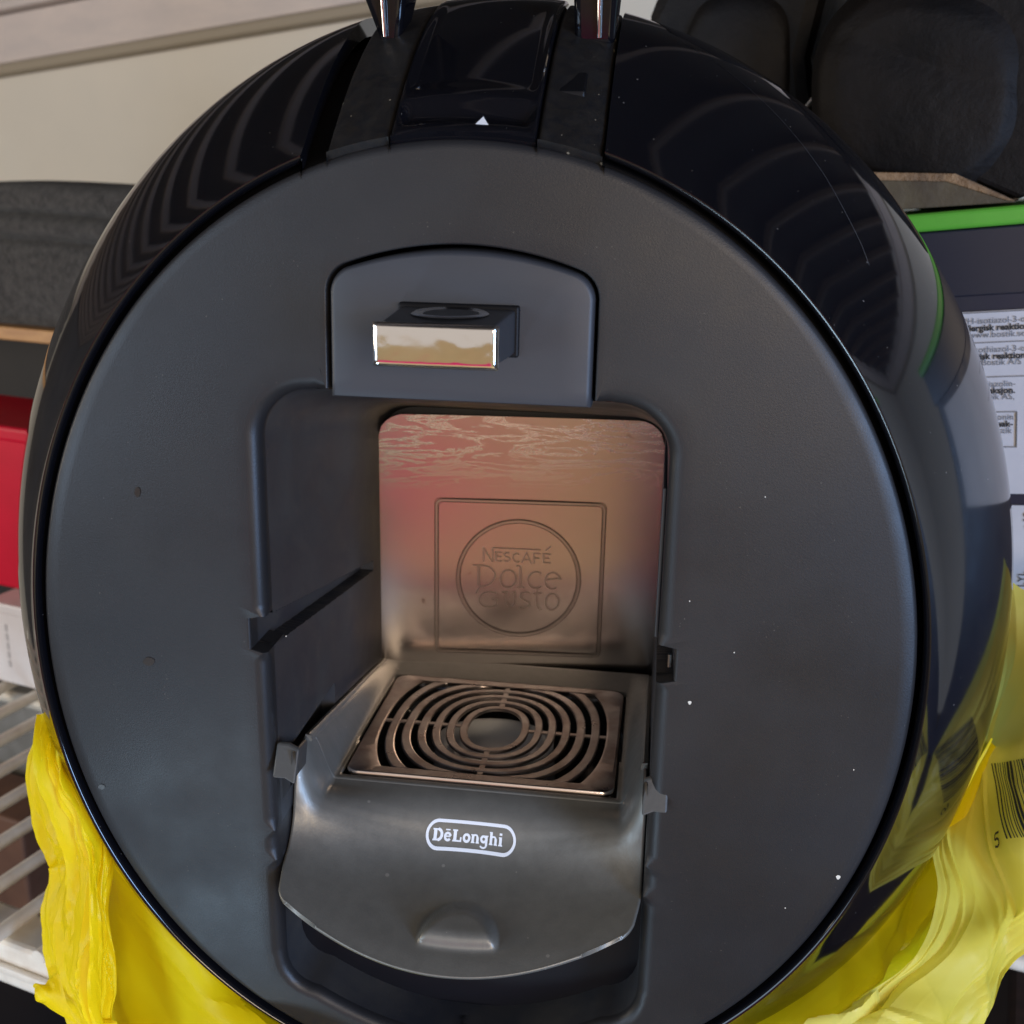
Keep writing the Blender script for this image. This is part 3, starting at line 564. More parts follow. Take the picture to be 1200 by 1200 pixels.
# dust and stains on the face
g = MB()
for i, (x, _, z) in enumerate(SPECKS):
    r = (.00055, .0007, .0002, .0002, .00018, .0002, .0002, .0002)[i]; y = dome(x, z) - .0003
    g.add([(x + r * cos(t) * (1 + .3 * sin(3 * t)), y, z + r * 1.2 * sin(t)) for t in [2 * pi * k_ / 9 for k_ in range(9)]], [tuple(range(9))])
o = g.build('dust_speck', mat('cream_dust', (.6, .56, .48), .8), mach); o['kind'] = 'stuff'
g = MB()
for i, (x, _, z) in enumerate(STAINS):
    r = (.0020, .0013, .0010)[i]; y = dome(x, z) - .0003; q = (1, 1, 2.2)[i]
    g.add([(x + r * cos(t) * (1 + .2 * sin(2 * t)), y, z + r * .8 * q * sin(t)) for t in [2 * pi * k_ / 12 for k_ in range(12)]], [tuple(range(12))])
o = g.build('coffee_stain', mat('dried_coffee', (.018, .011, .007), .3), mach); o['kind'] = 'stuff'

# ---- door with the capsule handle
DD = DW - .0011
pl = []
for i in range(0, 8): pl.append((-DD, .0890 + (.121 - .0890) * i / 7))
for i in range(1, 9):
    a = i / 8 * radians(66); pl.append((-DD + .0085 * (1 - cos(a)), .1205 + .0085 * sin(a)))
x1, z1 = pl[-1]
for i in range(1, 13):
    t = i / 12; pl.append((x1 * (1 - t), z1 + (.1342 - z1) * (1 - (1 - t) ** 2)))
pl = pl + [(-x, z) for x, z in pl[:-1]][::-1]
g = MB(); rows = []
ctr = Vector((0, .108))
def inset(p, d):
    v = ctr - Vector(p); return Vector(p) + v.normalized() * d
for (d, y) in ((0, .014), (0, .0012), (.0003, .0004), (.0010, -.0003), (.0018, -.0005), (.010, -.0005)):
    rows.append([Vector((q.x, y + dome(q.x, q.y), q.y)) for q in [inset(p, d) for p in pl]])
for f in (.4, .7, 1.0): rows.append([Vector((lerp(p.x, 0, f), -.0005 + dome(lerp(p.x, 0, f), lerp(p.z, .108, f)), lerp(p.z, .108, f))) for p in rows[5]])
g.grid(rows, True); cd = g.build('capsule_door', mat('matt_grey_black_plastic', (.030, .032, .038), .42, bump=(2600, .1, .0004), rvar=(20, .55)), mach, smooth=45)
# handle: hollow block plus chrome front
hb = mat('handle_grey_plastic', (.026, .028, .033), .42, bump=(2000, .1, .0004))
g = MB()
rows = []
for y, w, z0, z1 in ((.004, .0172, .1045, .1178), (-.012, .0170, .1048, .1176), (-.036, .0160, .1058, .1168)):
    rows.append([Vector((-w, y, z0)), Vector((w, y, z0)), Vector((w, y, z1)), Vector((-w, y, z1))])
g.grid(rows, True); g.f.append((0, 1, 2, 3)); g.f.append((11, 10, 9, 8)); g.build('handle_block', hb, cd, bevel=.0009)
# chrome dished cap on top of the block, and the pocket behind it
g = MB(); rows = []
for f in (1, .9, .7, .4, 0):
    rows.append([Vector((.0112 * f * cos(t), -.0175 + .0125 * f * sin(t), .1176 - .0008 + .0008 * f + (.0006 if f == .9 else 0))) for t in [2 * pi * i / 40 for i in range(40)]])
g.grid(rows, True); g.build('chrome_dish', CHROME, cd, smooth=60)
g = MB(); g.box((-.0182, -.00545, .1036), (.0364, 0, 0), (0, .004, 0), (0, 0, .0152)); g.build('handle_recess', DARK, cd, bevel=.0006)
g = MB(); rows = []
def rr_(w, h, r, y, cz=.1112, n=5):
    o = []
    for cx, cz_, a0 in ((w - r, h - r, 0), (-w + r, h - r, 90), (-w + r, -h + r, 180), (w - r, -h + r, 270)):
        for i in range(n + 1):
            a = radians(a0 + 90 * i / n); o.append(Vector((cx + r * cos(a), y, cz + cz_ + r * sin(a))))
    return o
for w, h, r, y in ((.0150, .0050, .001, -.0355), (.0170, .0058, .0014, -.0358), (.0172, .0060, .0016, -.0388)):
    rows.append(rr_(w, h, r, y))
g.grid(rows, True)
def ce(e): return sqrt(max(0, 1 - (1 - min(1, e)) ** 2))
NXC, NZC = 56, 26
rows = []
for i in range(NXC + 1):
    a = -1 + 2 * i / NXC; row = []
    for j in range(NZC + 1):
        b_ = -1 + 2 * j / NZC; X_ = a * .0172; Z_ = b_ * .0060
        ed = min(.0172 - abs(X_), .0060 - abs(Z_)); lip = .0012 * ce(ed / .0014)
        dish = -.00018 * (1 - b_ * b_) - .0003 * (1 - a * a)
        wob = noise.noise(Vector((X_ * 240, 0, Z_ * 300))) * .00006 * min(1, ed / .002)
        row.append(Vector((X_, -.0388 - lip + dish + wob, .1112 + Z_)))
    rows.append(row)
g.grid(rows); g.build('chrome_front', CHROME, cd, smooth=50)

# ---- bay lining
g = MB(); NY = 150
ys = [.0035 + .1535 * i / NY for i in range(NY + 1)]
outl = []
zz = -.1190
bay = [(x, z) for x, z, r in OUT]
# wall outline independent of the door: left half then mirrored
half = []
for i in range(17):
    x = -.052 * i / 16; half.append((x, -.150 + .0235 * (abs(x) / .0645) ** 2, 0))
for i in range(1, 7):
    a = i / 6 * pi / 2; half.append((-.052 - .0125 * sin(a), -.1205 - .0140 * cos(a), 0))
z = -.119
while z < .0735: half.append((-WX, z, 1)); z += .0005
for i in range(1, 13):
    a = i / 12 * pi / 2; half.append((-WX + .0165 * (1 - cos(a)), .0735 + .0165 * sin(a), 0))
for i in range(1, 13): half.append((-.048 * (1 - i / 12), .0900 + .0002 * i / 12, 0))
full = half + [(-x, z, s) for x, z, s in half[1:-1]][::-1]
rows = []
for y in ys:
    t = (y - .0035) / .1535; row = []
    for x, z, s in full:
        zz = z
        if z > 0: zz = z * lerp(1, .60, t)      # ceiling slopes down to the plate
        so = slot_off(zz, y) if s else 0
        sx = -1 if x < 0 else 1
        row.append(Vector((x * lerp(1, .985, t) + sx * so, y, zz)))
    rows.append(row)
g.grid(rows, True)
b0 = len(rows[0]); g.build('bay_lining', PL_IN, mach, smooth=30)
g = MB(); g.box((-.08, .1585, -.16), (.16, 0, 0), (0, .004, 0), (0, 0, .26)); g.build('bay_back', PL_IN, mach)
# pocket plate below the tray
g = MB(); g.box((-.0655, .020, -.150), (.131, 0, 0), (0, .006, 0), (0, 0, .058)); g.build('lower_pocket', mat('pocket_black', (.004, .004, .006), .5, spec=.25), mach, bevel=.001)
# side rail detail inside the right wall
g = MB(); g.box((.0632, .004, .0135), (.0012, 0, 0), (0, .10, 0), (0, 0, .050)); g.build('side_rail', PL_IN, mach, bevel=.0004)
g = MB(); g.tube((.0685, .003, .0085), (.0685, .003, .0042), .0007, 8); g.build('notch_screw', CHROME, mach)

# ---- steel back plate (children: relief)
PY = .1560; YAW = radians(4)
def PP(x, z, h=0.):   # slightly bowed sheet; h = height towards the viewer
    sl = .092 - .70 * x
    return Vector((x + h * sl, .1525 + .092 * x - .35 * x * x - h, z))
def rrect(x0, x1, z0, z1, r, n=6):
    o = []
    for cx, cz, a0 in ((x1 - r, z1 - r, 0), (x0 + r, z1 - r, 90), (x0 + r, z0 + r, 180), (x1 - r, z0 + r, 270)):
        for i in range(n + 1):
            a = radians(a0 + 90 * i / n); o.append((cx + r * cos(a), cz + r * sin(a)))
    return o
g = MB(); rows = []
XA, XB, ZA, ZB, RC = -.0645, .0638, -.0785, .0525, .0125
for i in range(61):
    x = XA + (XB - XA) * (i / 60); e = min(x - XA, XB - x); q = RC - sqrt(max(0, RC ** 2 - (RC - e) ** 2)) if e < RC else 0
    rows.append([PP(x, lerp(ZA + q, ZB - q, j / 8), 0) for j in range(9)])
g.grid(rows)
plate = g.build('steel_back_plate', STEEL, mach, smooth=40)
def ribbon(g, pts, w, h=.0006, closed=False, f=PP, base=-.0001):
    n = len(pts); P = [Vector(p) for p in pts]; prof = ((-.5, base), (-.28, h), (.28, h), (.5, base)); rows = []
    for i in range(n):
        a = P[(i - 1) % n] if (closed or i > 0) else P[i]; c = P[(i + 1) % n] if (closed or i < n - 1) else P[i]
        d = (c - a); d = d.normalized() if d.length else Vector((1, 0)); nn = Vector((-d.y, d.x))
        mit = 1.
        if 0 < i < n - 1 or closed:
            d1 = (P[i] - a); d1 = d1.normalized() if d1.length else d; cs = max(.5, abs(d1.dot(d))); mit = 1 / cs
        rows.append([f(P[i].x + nn.x * w * s * mit, P[i].y + nn.y * w * s * mit, hh) for s, hh in prof])
    if closed: rows.append(rows[0])
    g.grid(rows)
    if not closed:
        g.quad(*rows[0]); g.quad(*rows[-1])
EMB = mat('relief_steel', (.50, .44, .40), .30, metal=1)
g = MB()
for pts, w in EMBLEM:
    cl_ = len(pts) > 20 and (Vector(pts[0]) - Vector(pts[-1])).length < .0006
    ribbon(g, pts[:-1] if cl_ else pts, max(w, .0009), .00055, cl_)
g.build('relief_lettering', EMB, plate)
g = MB(); ribbon(g, [(-.0001 + .0278 * cos(t), -.0237 + .0278 * sin(t)) for t in [2 * pi * i / 72 for i in range(72)]], .0017, .0006, True); g.build('relief_ring', EMB, plate, smooth=25)
g = MB(); ribbon(g, rrect(-.0379, .0381, -.0607, .0133, .0025), .0016, .0005, True); g.build('relief_frame', EMB, plate, smooth=25)
g = MB()
# cut lines either side of the relief
for rr0 in (.0268, .0288): ribbon(g, [(-.0001 + rr0 * cos(t), -.0237 + rr0 * sin(t)) for t in [2 * pi * i / 72 for i in range(72)]], .0003, .00012, True)
for dd in (-.0009, .0009): ribbon(g, rrect(-.0379 - dd, .0381 + dd, -.0607 - dd, .0133 + dd, .0025), .0003, .00012, True)
g.build('engraved_line', mat('dark_engraving', (.10, .07, .06), .5, metal=.6), plate)

# ---- drip tray

def prof_c(v):   # centre profile
    P = ((.152, -.0675), (.128, -.0672), (.085, -.0665), (.0405, -.0668), (.0365, -.0672), (.033, -.0682), (.0300, -.0698), (.0272, -.0722), (.0248, -.0756), (.0226, -.0795), (.0198, -.0830), (.0160, -.0860), (.0105, -.0885), (.003, -.0906), (-.006, -.0926), (-.015, -.0946), (-.023, -.0966), (-.029, -.0988))
    return P
def prof_e(v):
    P = ((.152, -.0675), (.128, -.0636), (.085, -.0561), (.0405, -.0486), (.0345, -.0476), (.0290, -.0472), (.0245, -.0484), (.0208, -.0515), (.0184, -.0560), (.0166, -.0612), (.0153, -.0664), (.0138, -.0712), (.0112, -.0758), (.0075, -.0796), (.0025, -.0820), (-.0035, -.0838), (-.0095, -.0856), (-.0145, -.0876))
    return P
def cat(P, t):
    n = len(P) - 1; x = t * n; i = min(int(x), n - 1); f = x - i
    p0 = P[max(i - 1, 0)]; p1 = P[i]; p2 = P[i + 1]; p3 = P[min(i + 2, n)]
    o = []
    for k_ in range(len(p1)):
        a, b_, c, d = p0[k_], p1[k_], p2[k_], p3[k_]
        o.append(.5 * (2 * b_ + (c - a) * f + (2 * a - 5 * b_ + 4 * c - d) * f * f + (3 * b_ - a - 3 * c + d) * f ** 3))
    return o
PC, PE = prof_c(0), prof_e(0)
GX, GY0, GY1 = .0530, .0390, .1290
def tray_pt(s, t):
    """s -1..1 across, t 0..1 along profile"""
    c = cat(PC, t); e = cat(PE, t)
    k_ = abs(s)
    fl_ = t * 17
    w = lerp(sm(k_, .85, 1.0), k_ ** 2, sm(fl_, 4.5, 11))
    y = lerp(c[0], e[0], w); z = lerp(c[1], e[1], w)
    if t < 3 / 17: y = c[0]
    hw = lerp(.0622, .0640, min(1, t * 5.6))
    if t > .80: hw = lerp(.0640, .0615, sm(t, .80, 1.0))
    if t > .93: hw = hw - .004 * ((t - .93) / .07) ** 2
    # finger grip: arched bulge on the lip
    x = s * hw
    gx, gt = (x - .0030) / .0142, (t - .915) / .135
    q = gx * gx + gt * gt
    if q < 1 and t < 1:
        bmp = sm(1 - q, 0, .20) * .0075 * (1 - sm(t, .835, .925))
        y -= bmp; z += bmp * .35
    return Vector((x, y, z))
NT = 170; NS = 150
ts = [i / NT for i in range(NT + 1)]
ss = [-1 + 2 * i / NS for i in range(NS + 1)]
g = MB(); V = {}
for i, t in enumerate(ts):
    for j, s_ in enumerate(ss): V[i, j] = len(g.v); g.v.append(tuple(tray_pt(s_, t)))
# hole for the grate
for i in range(NT):
    for j in range(NS):
        pc = [Vector(g.v[V[i + a, j + b_]]) for a, b_ in ((0, 0), (0, 1), (1, 1), (1, 0))]; c = sum(pc, Vector()) / 4
        if ts[i] < 3.2 / 17 and abs(c.x) < GX and GY0 < c.y < GY1: continue
        g.f.append((V[i, j], V[i, j + 1], V[i + 1, j + 1], V[i + 1, j]))
tray = g.build('drip_tray', TRAY, mach, smooth=60, solid=.0012)
tray.modifiers['solid'].offset = 0
# ears resting on the edge of the bay, on arms running forward from the rim
for sx in (-1, 1):
    X0 = .0035
    g = MB(); pts = [(.0590, -.0455), (.0590, -.0352), (.0630, -.0338), (.0672, -.0338), (.0672, -.0440), (.0628, -.0440)]
    k_ = len(pts)
    A = [Vector((X0 + sx * x, -.0072 + (z + .0455) * .60, z)) for x, z in pts]; B = [p + Vector((0, .0018, 0)) for p in A]
    g.add(A + B, [tuple(range(k_)), tuple(range(2 * k_ - 1, k_ - 1, -1))] + [(i, (i + 1) % k_, (i + 1) % k_ + k_, i + k_) for i in range(k_)])
    x0, x1 = (-.0575, -.0560) if sx < 0 else (.0625, .0640)
    xa, xb = (-.0635, -.0620) if sx < 0 else (.0622, .0637)
    A = [Vector((x0, -.0046, -.0445)), Vector((x1, -.0046, -.0445)), Vector((x1, -.0030, -.0350)), Vector((x0, -.0030, -.0350))]
    B = [Vector((xa, .0270, -.0560)), Vector((xb, .0270, -.0560)), Vector((xb, .0270, -.0465)), Vector((xa, .0270, -.0465))]
    g.grid([A, B], True); k2 = len(g.v)
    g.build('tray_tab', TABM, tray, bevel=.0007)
    # side rim rising from back to tab
    g = MB(); rows = []
    for q in range(25):
        t = q / 24; y = lerp(.150, .0300, t); z = lerp(-.0672, -.0473, t); top = z + lerp(.0003, .0010, t)
        rows.append([Vector((sx * .0612, y, z - .0015)), Vector((sx * .0615, y, top)), Vector((sx * .0622, y, top + .0006)), Vector((sx * .0636, y, top + .0003)), Vector((sx * .0640, y, z - .0015))])
    g.grid(rows); g.quad(*[rows[-1][i] for i in (0, 1, 3, 4)]); g.build('tray_rim', TRAY, tray, smooth=50)
# black rim of the hole and dark basin
g = MB(); 
def ringz(w0, w1, y0, y1, r, z): return [Vector((x, y, z)) for x, y in rrect(w0, w1, y0, y1, r)]
g.grid([ringz(-GX - .0012, GX + .0012, GY0 - .0012, GY1 + .0012, .004, -.0672), ringz(-GX - .0002, GX + .0002, GY0, GY1, .004, -.0690), ringz(-GX, GX, GY0, GY1, .004, -.083), ringz(-GX + .004, GX - .004, GY0 + .004, GY1 - .004, .004, -.086)], True)
g.f.append(tuple(len(g.v) - 28 + i for i in range(28)))
g.build('drip_basin', CUPG, tray, smooth=40)
# pale cone under the grate, its colour standing in for basin reflections
g = MB(); rows = []
for f, z in ((1, -.0855), (.95, -.0715), (.8, -.0710), (.55, -.0735), (0, -.0740)):
    rows.append([Vector((.026 * f * cos(t), .084 + .022 * f * sin(t), z)) for t in [2 * pi * i / 40 for i in range(40)]])
g.grid(rows, True); g.build('basin_glint', mat('pale_glint_plastic', (.75, .76, .74), .15), tray, smooth=50)
# grate
g = MB()
HX, HY = .0515, .0442; CY = .0840; IX, IY = .0478, .0388
def sup(a, b_, t, e=2.7):
    c, s_ = cos(t), sin(t)
    return math.copysign(abs(c) ** (2 / e), c) * a, math.copysign(abs(s_) ** (2 / e), s_) * b_
def clampy(x, y): return x, max(-IY, min(IY, y))
ZT = -.0650; TH = .0011
def ring3(inner, outer, zt, closed=True):
    n = len(inner)
    I = [Vector((x, CY + y, zt)) for x, y in inner]; O = [Vector((x, CY + y, zt)) for x, y in outer]
    dn_ = Vector((0, 0, -TH))
    rows = [[p + dn_ for p in I], [p + Vector((0, 0, -.0003)) for p in I], [a.lerp(b_, .12) for a, b_ in zip(I, O)], [a.lerp(b_, .88) for a, b_ in zip(I, O)], [p + Vector((0, 0, -.0003)) for p in O], [p + dn_ for p in O]]
    g.grid(rows, closed)
NG = 200
TT = [2 * pi * i / NG for i in range(NG)]
def curve(a, b_): return [clampy(*sup(a, b_, t, 2.15 + .25 * (a / .04))) for t in TT]
# outer frame: rounded rectangle outside, last slot curve inside
last_a, last_b = .0464, .0600
def rectpt(t, hx, hy, r=.004):
    c, s_ = cos(t), sin(t); x, y = sup(hx, hy, t, 14); return x, y
inner = [clampy(*sup(last_a, last_b, t, 2.4)) for t in TT]
outer = []
for (ix, iy) in inner:
    a = atan2(iy / HY, ix / HX); outer.append(sup(HX, HY, a, 16) if False else None)
def rectray(ix, iy):
    sx = HX / abs(ix) if abs(ix) > 1e-9 else 1e9; sy = HY / abs(iy) if abs(iy) > 1e-9 else 1e9
    k_ = min(sx, sy); x, y = ix * k_, iy * k_
    r = .005; qx, qy = abs(x) - (HX - r), abs(y) - (HY - r)
    if qx > 0 and qy > 0:
        l = sqrt(qx * qx + qy * qy); x = math.copysign(HX - r + qx / l * r, x); y = math.copysign(HY - r + qy / l * r, y)
    return x, y
outer = [rectray(*p) for p in inner]
ring3(inner, outer, ZT)
slots = [(.0135, .0205), (.0203, .0278), (.0270, .0355), (.0337, .0440), (.0404, .0520)]
SW = .0034; SH = .0031
rings = [((.0100, .0150), (.0135, .0192))]
A_ = [(.0110, .0172, .0143, .0203), (.0166, .0228, .0198, .0258), (.0222, .0282, .0255, .0312), (.0280, .0336, .0314, .0366), (.0340, .0393, .0376, .0434), (.0401, .0488, .0436, .0542)]
for q, (a0, b0_, a1, b1) in enumerate(A_): ring3(curve(a0, b0_), curve(a1, b1), ZT - .00012)
for (x0, x1, y0, y1) in ((.013, .048, -.0009, .0009), (-.048, -.013, -.0009, .0009), (-.0011, .0011, .0185, .0392), (-.0011, .0011, -.0392, -.0185)):
    g.box((x0, CY + y0, ZT - TH + .0001), (x1 - x0, 0, 0), (0, y1 - y0, 0), (0, 0, TH - .0004))
g.build('grate', GRATE, tray, smooth=18)
g = MB(); ring = rrect(-HX, HX, CY - HY, CY + HY, .005)
rows = [[Vector((x, y, ZT - .0001)) for x, y in ring], [Vector((x * 1.006, CY + (y - CY) * 1.007, ZT - .0006)) for x, y in ring], [Vector((x * 1.006, CY + (y - CY) * 1.007, ZT - .0022)) for x, y in ring]]
g.grid(rows, True); g.build('grate_edge', mat('polished_steel_edge', (.92, .80, .74), .16, metal=1), tray, smooth=50)

# badge on the apron: placed on the curved surface
def tray_at(x, z):
    """point of the apron at lateral x and height z (front part)"""
    s_ = x / .064; lo, hi = .30, .80
    for _ in range(30):
        mid = (lo + hi) / 2
        if tray_pt(s_, mid).z > z: lo = mid
        else: hi = mid
    p = tray_pt(s_, (lo + hi) / 2); return p
def BP(x, z, h=0.):
    p = tray_at(x, z); q = tray_at(x, z - .0008); d = (q - p).normalized(); nn = Vector((1, 0, 0)).cross(d)
    if nn.y > 0: nn = -nn
    return p + nn * (h + .00075)
BCX, BCZ = .0008, -.0785
BHW, BHH = .0163, .0042
def BL(x, z, h=0.): return BP(BCX + x, BCZ + z * 1.0, h)
g = MB()
pts = []
for i in range(17): a = radians(-90 + 180 * i / 16); pts.append((BHW - BHH + BHH * cos(a), BHH * sin(a)))
for i in range(17): a = radians(90 + 180 * i / 16); pts.append((-BHW + BHH + BHH * cos(a), BHH * sin(a)))
ex = []
for i, p in enumerate(pts):
    ex.append(p); q = pts[(i + 1) % len(pts)]
    if abs(q[0] - p[0]) > .004:
        for k_ in range(1, 12): ex.append((lerp(p[0], q[0], k_ / 12), lerp(p[1], q[1], k_ / 12)))
def BG(x, z, h=0.): return BP(BCX + x * 1.2 + .0006, BCZ + z * 1.12, h)
ribbon(g, ex, .0010, .00012, True, f=BL, base=.0001)
def bar(x0, z0, x1, z1, w):
    n_ = 2 if abs(x1 - x0) < .002 else 4
    ribbon(g, [(lerp(x0, x1, i / n_), lerp(z0, z1, i / n_)) for i in range(n_ + 1)], w, .00012, False, f=BG, base=.0001)
def arcb(cx, cz, rx, rz, a0, a1, w, n_=14, closed=False):
    P_ = [(cx + rx * cos(radians(lerp(a0, a1, i / n_))), cz + rz * sin(radians(lerp(a0, a1, i / n_)))) for i in range(n_ + (0 if closed else 1))]
    ribbon(g, P_, w, .00012, closed, f=BG, base=.0001)
u = .001
# D
B_ = -2.25 * u; T_ = 2.05 * u; X = 1.70 * u
z0 = -1.75 * u; zc = 1.65 * u; xh = .72 * u     # baseline, cap height, x-height
st = 1.0 * u; th = .5 * u
x = -12.3 * u
bar(x + .75 * u, z0, x + .75 * u, zc, st); bar(x, zc - .22 * u, x + 1.8 * u, zc - .22 * u, .45 * u); bar(x, z0 + .22 * u, x + 1.8 * u, z0 + .22 * u, .45 * u)
arcb(x + 1.5 * u, (z0 + zc) / 2, 1.25 * u, 1.5 * u, -85, 85, .85 * u)
x += 3.55 * u   # e with macron
arcb(x + 1.05 * u, (z0 + xh) / 2, .85 * u, 1.0 * u, 8, 325, .7 * u, 18); bar(x + .35 * u, (z0 + xh) / 2 + .05 * u, x + 1.9 * u, (z0 + xh) / 2 + .05 * u, .38 * u)
bar(x + .35 * u, xh + .72 * u, x + 1.75 * u, xh + .72 * u, .38 * u)
x += 2.55 * u   # L
bar(x + .75 * u, z0, x + .75 * u, zc, st); bar(x, zc - .22 * u, x + 1.55 * u, zc - .22 * u, .45 * u); bar(x, z0 + .22 * u, x + 2.75 * u, z0 + .22 * u, .45 * u); bar(x + 2.55 * u, z0, x + 2.55 * u, z0 + 1.3 * u, .5 * u)
x += 3.25 * u   # o
arcb(x + 1.1 * u, (z0 + xh) / 2, .85 * u, .98 * u, 0, 360, .75 * u, 20, True)
x += 2.5 * u    # n
bar(x + .55 * u, z0, x + .55 * u, xh, .8 * u); bar(x, z0 + .18 * u, x + 1.15 * u, z0 + .18 * u, .36 * u); bar(x, xh - .18 * u, x + .9 * u, xh - .18 * u, .36 * u)
arcb(x + 1.3 * u, xh - .75 * u, .65 * u, .6 * u, 180, 0, .55 * u); bar(x + 2.0 * u, z0, x + 2.0 * u, xh - .7 * u, .8 * u); bar(x + 1.5 * u, z0 + .18 * u, x + 2.55 * u, z0 + .18 * u, .36 * u)
x += 2.9 * u    # g
arcb(x + 1.0 * u, (z0 + xh) / 2 + .12 * u, .75 * u, .8 * u, 0, 360, .7 * u, 18, True); bar(x + 1.9 * u, xh, x + 1.9 * u, z0 - .35 * u, .7 * u)
arcb(x + 1.0 * u, z0 - .35 * u, .9 * u, .62 * u, 0, -165, .5 * u); bar(x + 1.5 * u, xh - .15 * u, x + 2.45 * u, xh - .15 * u, .3 * u)
x += 2.75 * u   # h
bar(x + .55 * u, z0, x + .55 * u, zc + .25 * u, .8 * u); bar(x, z0 + .18 * u, x + 1.15 * u, z0 + .18 * u, .36 * u); bar(x, zc + .07 * u, x + .9 * u, zc + .07 * u, .36 * u)
arcb(x + 1.3 * u, xh - .75 * u, .65 * u, .6 * u, 180, 0, .55 * u); bar(x + 2.0 * u, z0, x + 2.0 * u, xh - .7 * u, .8 * u); bar(x + 1.5 * u, z0 + .18 * u, x + 2.55 * u, z0 + .18 * u, .36 * u)
x += 2.9 * u    # i
bar(x + .6 * u, z0, x + .6 * u, xh, .85 * u); bar(x, z0 + .18 * u, x + 1.25 * u, z0 + .18 * u, .36 * u); bar(x, xh - .18 * u, x + .95 * u, xh - .18 * u, .36 * u); bar(x + .6 * u, xh + .45 * u, x + .6 * u, xh + 1.1 * u, .85 * u)
g.build('name_badge', PRINT_W, tray)

# ================================================================ yellow bag
bag = thing('plastic_bag', 'crumpled yellow plastic carrier bag opened around the bottom of the coffee machine', 'bag', (0, .08, -.238))
def surf(P, u, v):
    rows_ = [cat(r, v) for r in P]; return Vector(cat(rows_, u))
def folds(seed, nf, wid, amp, ang, spread, extra=None):
    R = random.Random(seed); F = []
    for _ in range(nf):
        a = radians(ang + R.uniform(-spread, spread)); F.append((cos(a), sin(a), R.uniform(0, 1), R.uniform(0, 1), R.uniform(.4, 1.2) * wid, R.uniform(-1, 1) * amp, R.uniform(.2, .6)))
    if extra: F += extra
    def f(u, v):
        d = 0
        for c, s_, u0, v0, w, a, ln in F:
            du, dv = u - u0, v - v0; dist = abs(-s_ * du + c * dv); al = abs(c * du + s_ * dv)
            if dist < w and al < ln: d += a * (1 - dist / w) * (1 - (al / ln) ** 2)
        return d
    return f
def crinkle(p, ck):
    sx, sz, am = ck
    q = Vector((p.x * sx + p.y * 20, p.y * 10, p.z * sz)); q2 = Vector((p.x * sx * 2.1 - p.z * sz * .8, 4, p.z * sz * 1.6 + p.x * sx * .5))
    w = noise.noise(q * .6) * .8
    return (noise.voronoi(q + Vector((w, 0, w)))[0][0] - .4) * am + (noise.voronoi(q2)[0][0] - .4) * am * .35
def sheet(name, P, nu, nv, fo, mt, ck=(30, 12, .004)):
    g = MB(); rows = []
    e = 1e-3
    for i in range(nu + 1):
        u_ = i / nu; row = []
        for j in range(nv + 1):
            v_ = j / nv; p = surf(P, u_, v_)
            a = surf(P, min(1, u_ + e), v_) - surf(P, max(0, u_ - e), v_); b_ = surf(P, u_, min(1, v_ + e)) - surf(P, u_, max(0, v_ - e))
            nn = a.cross(b_); nn = nn.normalized() if nn.length > 0 else Vector((0, -1, 0))
            if nn.y > 0: nn = -nn
            q = p * 34
            cr = crinkle(p, ck)
            row.append(p + nn * (fo(u_, v_) + cr))
        rows.append(row)
    g.grid(rows); o = g.build(name, mt, bag, smooth=14); return o
f_back = folds(3, 10, .22, .004, 20, 30)
sheet('bag_wall', BAG_BACK, 130, 90, f_back, FILM, (24, 14, .0035))
f_a, f_b = folds(11, 26, .085, .0048, 6, 12), folds(12, 60, .022, .0014, 4, 22)
f_fold = lambda u, v: f_a(u, v) + f_b(u, v)
sheet('bag_fold', BAG_FOLD, 220, 100, f_fold, FILM, (95, 24, .0048))
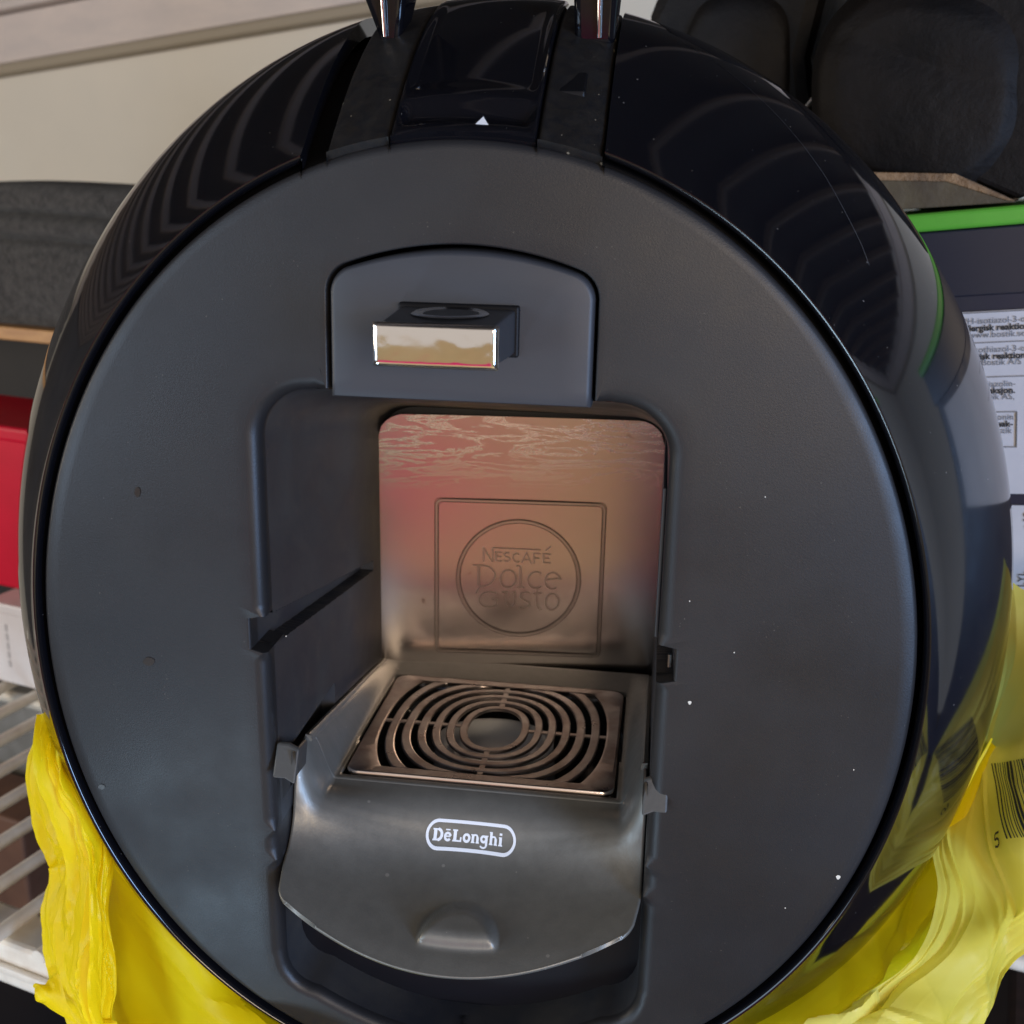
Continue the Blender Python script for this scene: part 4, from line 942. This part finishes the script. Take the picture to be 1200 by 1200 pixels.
sheet('bag_corner', BAG_TIP, 30, 24, folds(4, 8, .3, .003, 60, 40), FILM)
f_in = folds(21, 16, .18, .006, 25, 25)
sheet('bag_lining', BAG_INNER, 110, 60, f_in, FILM, (34, 22, .005))
f_c, f_d = folds(33, 16, .20, .006, 30, 40), folds(34, 26, .03, .0016, 35, 50)
f_flap = lambda u, v: f_c(u, v) + f_d(u, v)
FCK = (22, 20, .0055)
sheet('bag_flap', BAG_FLAP, 200, 130, f_flap, FILM_P, FCK)
# barcode printed on the flap (u down, v across)
def flap(u_, v_, h=.0006):
    e = 2e-3; p = surf(BAG_FLAP, u_, v_); a = surf(BAG_FLAP, u_ + e, v_) - surf(BAG_FLAP, u_ - e, v_); b_ = surf(BAG_FLAP, u_, v_ + e) - surf(BAG_FLAP, u_, v_ - e)
    nn = a.cross(b_).normalized(); nn = -nn if nn.y > 0 else nn
    cr = crinkle(p, FCK)
    return p + nn * (f_flap(u_, v_) + cr + h)
BARS = []
R = random.Random(5); v0 = .375; g = MB()
while v0 < .80:
    w_ = R.choice((.005, .005, .009, .014)); n_ = 10
    rows = [[flap(.262 + .125 * t, v0 + .20 * t), flap(.262 + .125 * t, v0 + .20 * t + w_)] for t in [i / n_ for i in range(n_ + 1)]]
    g.grid(rows); v0 += w_ + R.choice((.006, .009, .013))
g.build('barcode', INK, bag)
def digit5(u0, v0, s_):
    g = MB(); pts = [(.9, 1), (.15, 1), (.1, .55), (.5, .62), (.85, .45), (.85, .15), (.5, 0), (.1, .08)]
    for a, b_ in zip(pts, pts[1:]):
        d = Vector((b_[0] - a[0], b_[1] - a[1])).normalized() * .09; nx_, ny_ = -d.y, d.x
        q = [flap(u0 + (1 - y) * s_, v0 + x * s_ * 2.4, .0008) for x, y in ((a[0] + nx_, a[1] + ny_), (b_[0] + nx_, b_[1] + ny_), (b_[0] - nx_, b_[1] - ny_), (a[0] - nx_, a[1] - ny_))]
        g.quad(*q)
    g.build('printed_digit', INK, bag)
digit5(.372, .47, .022)
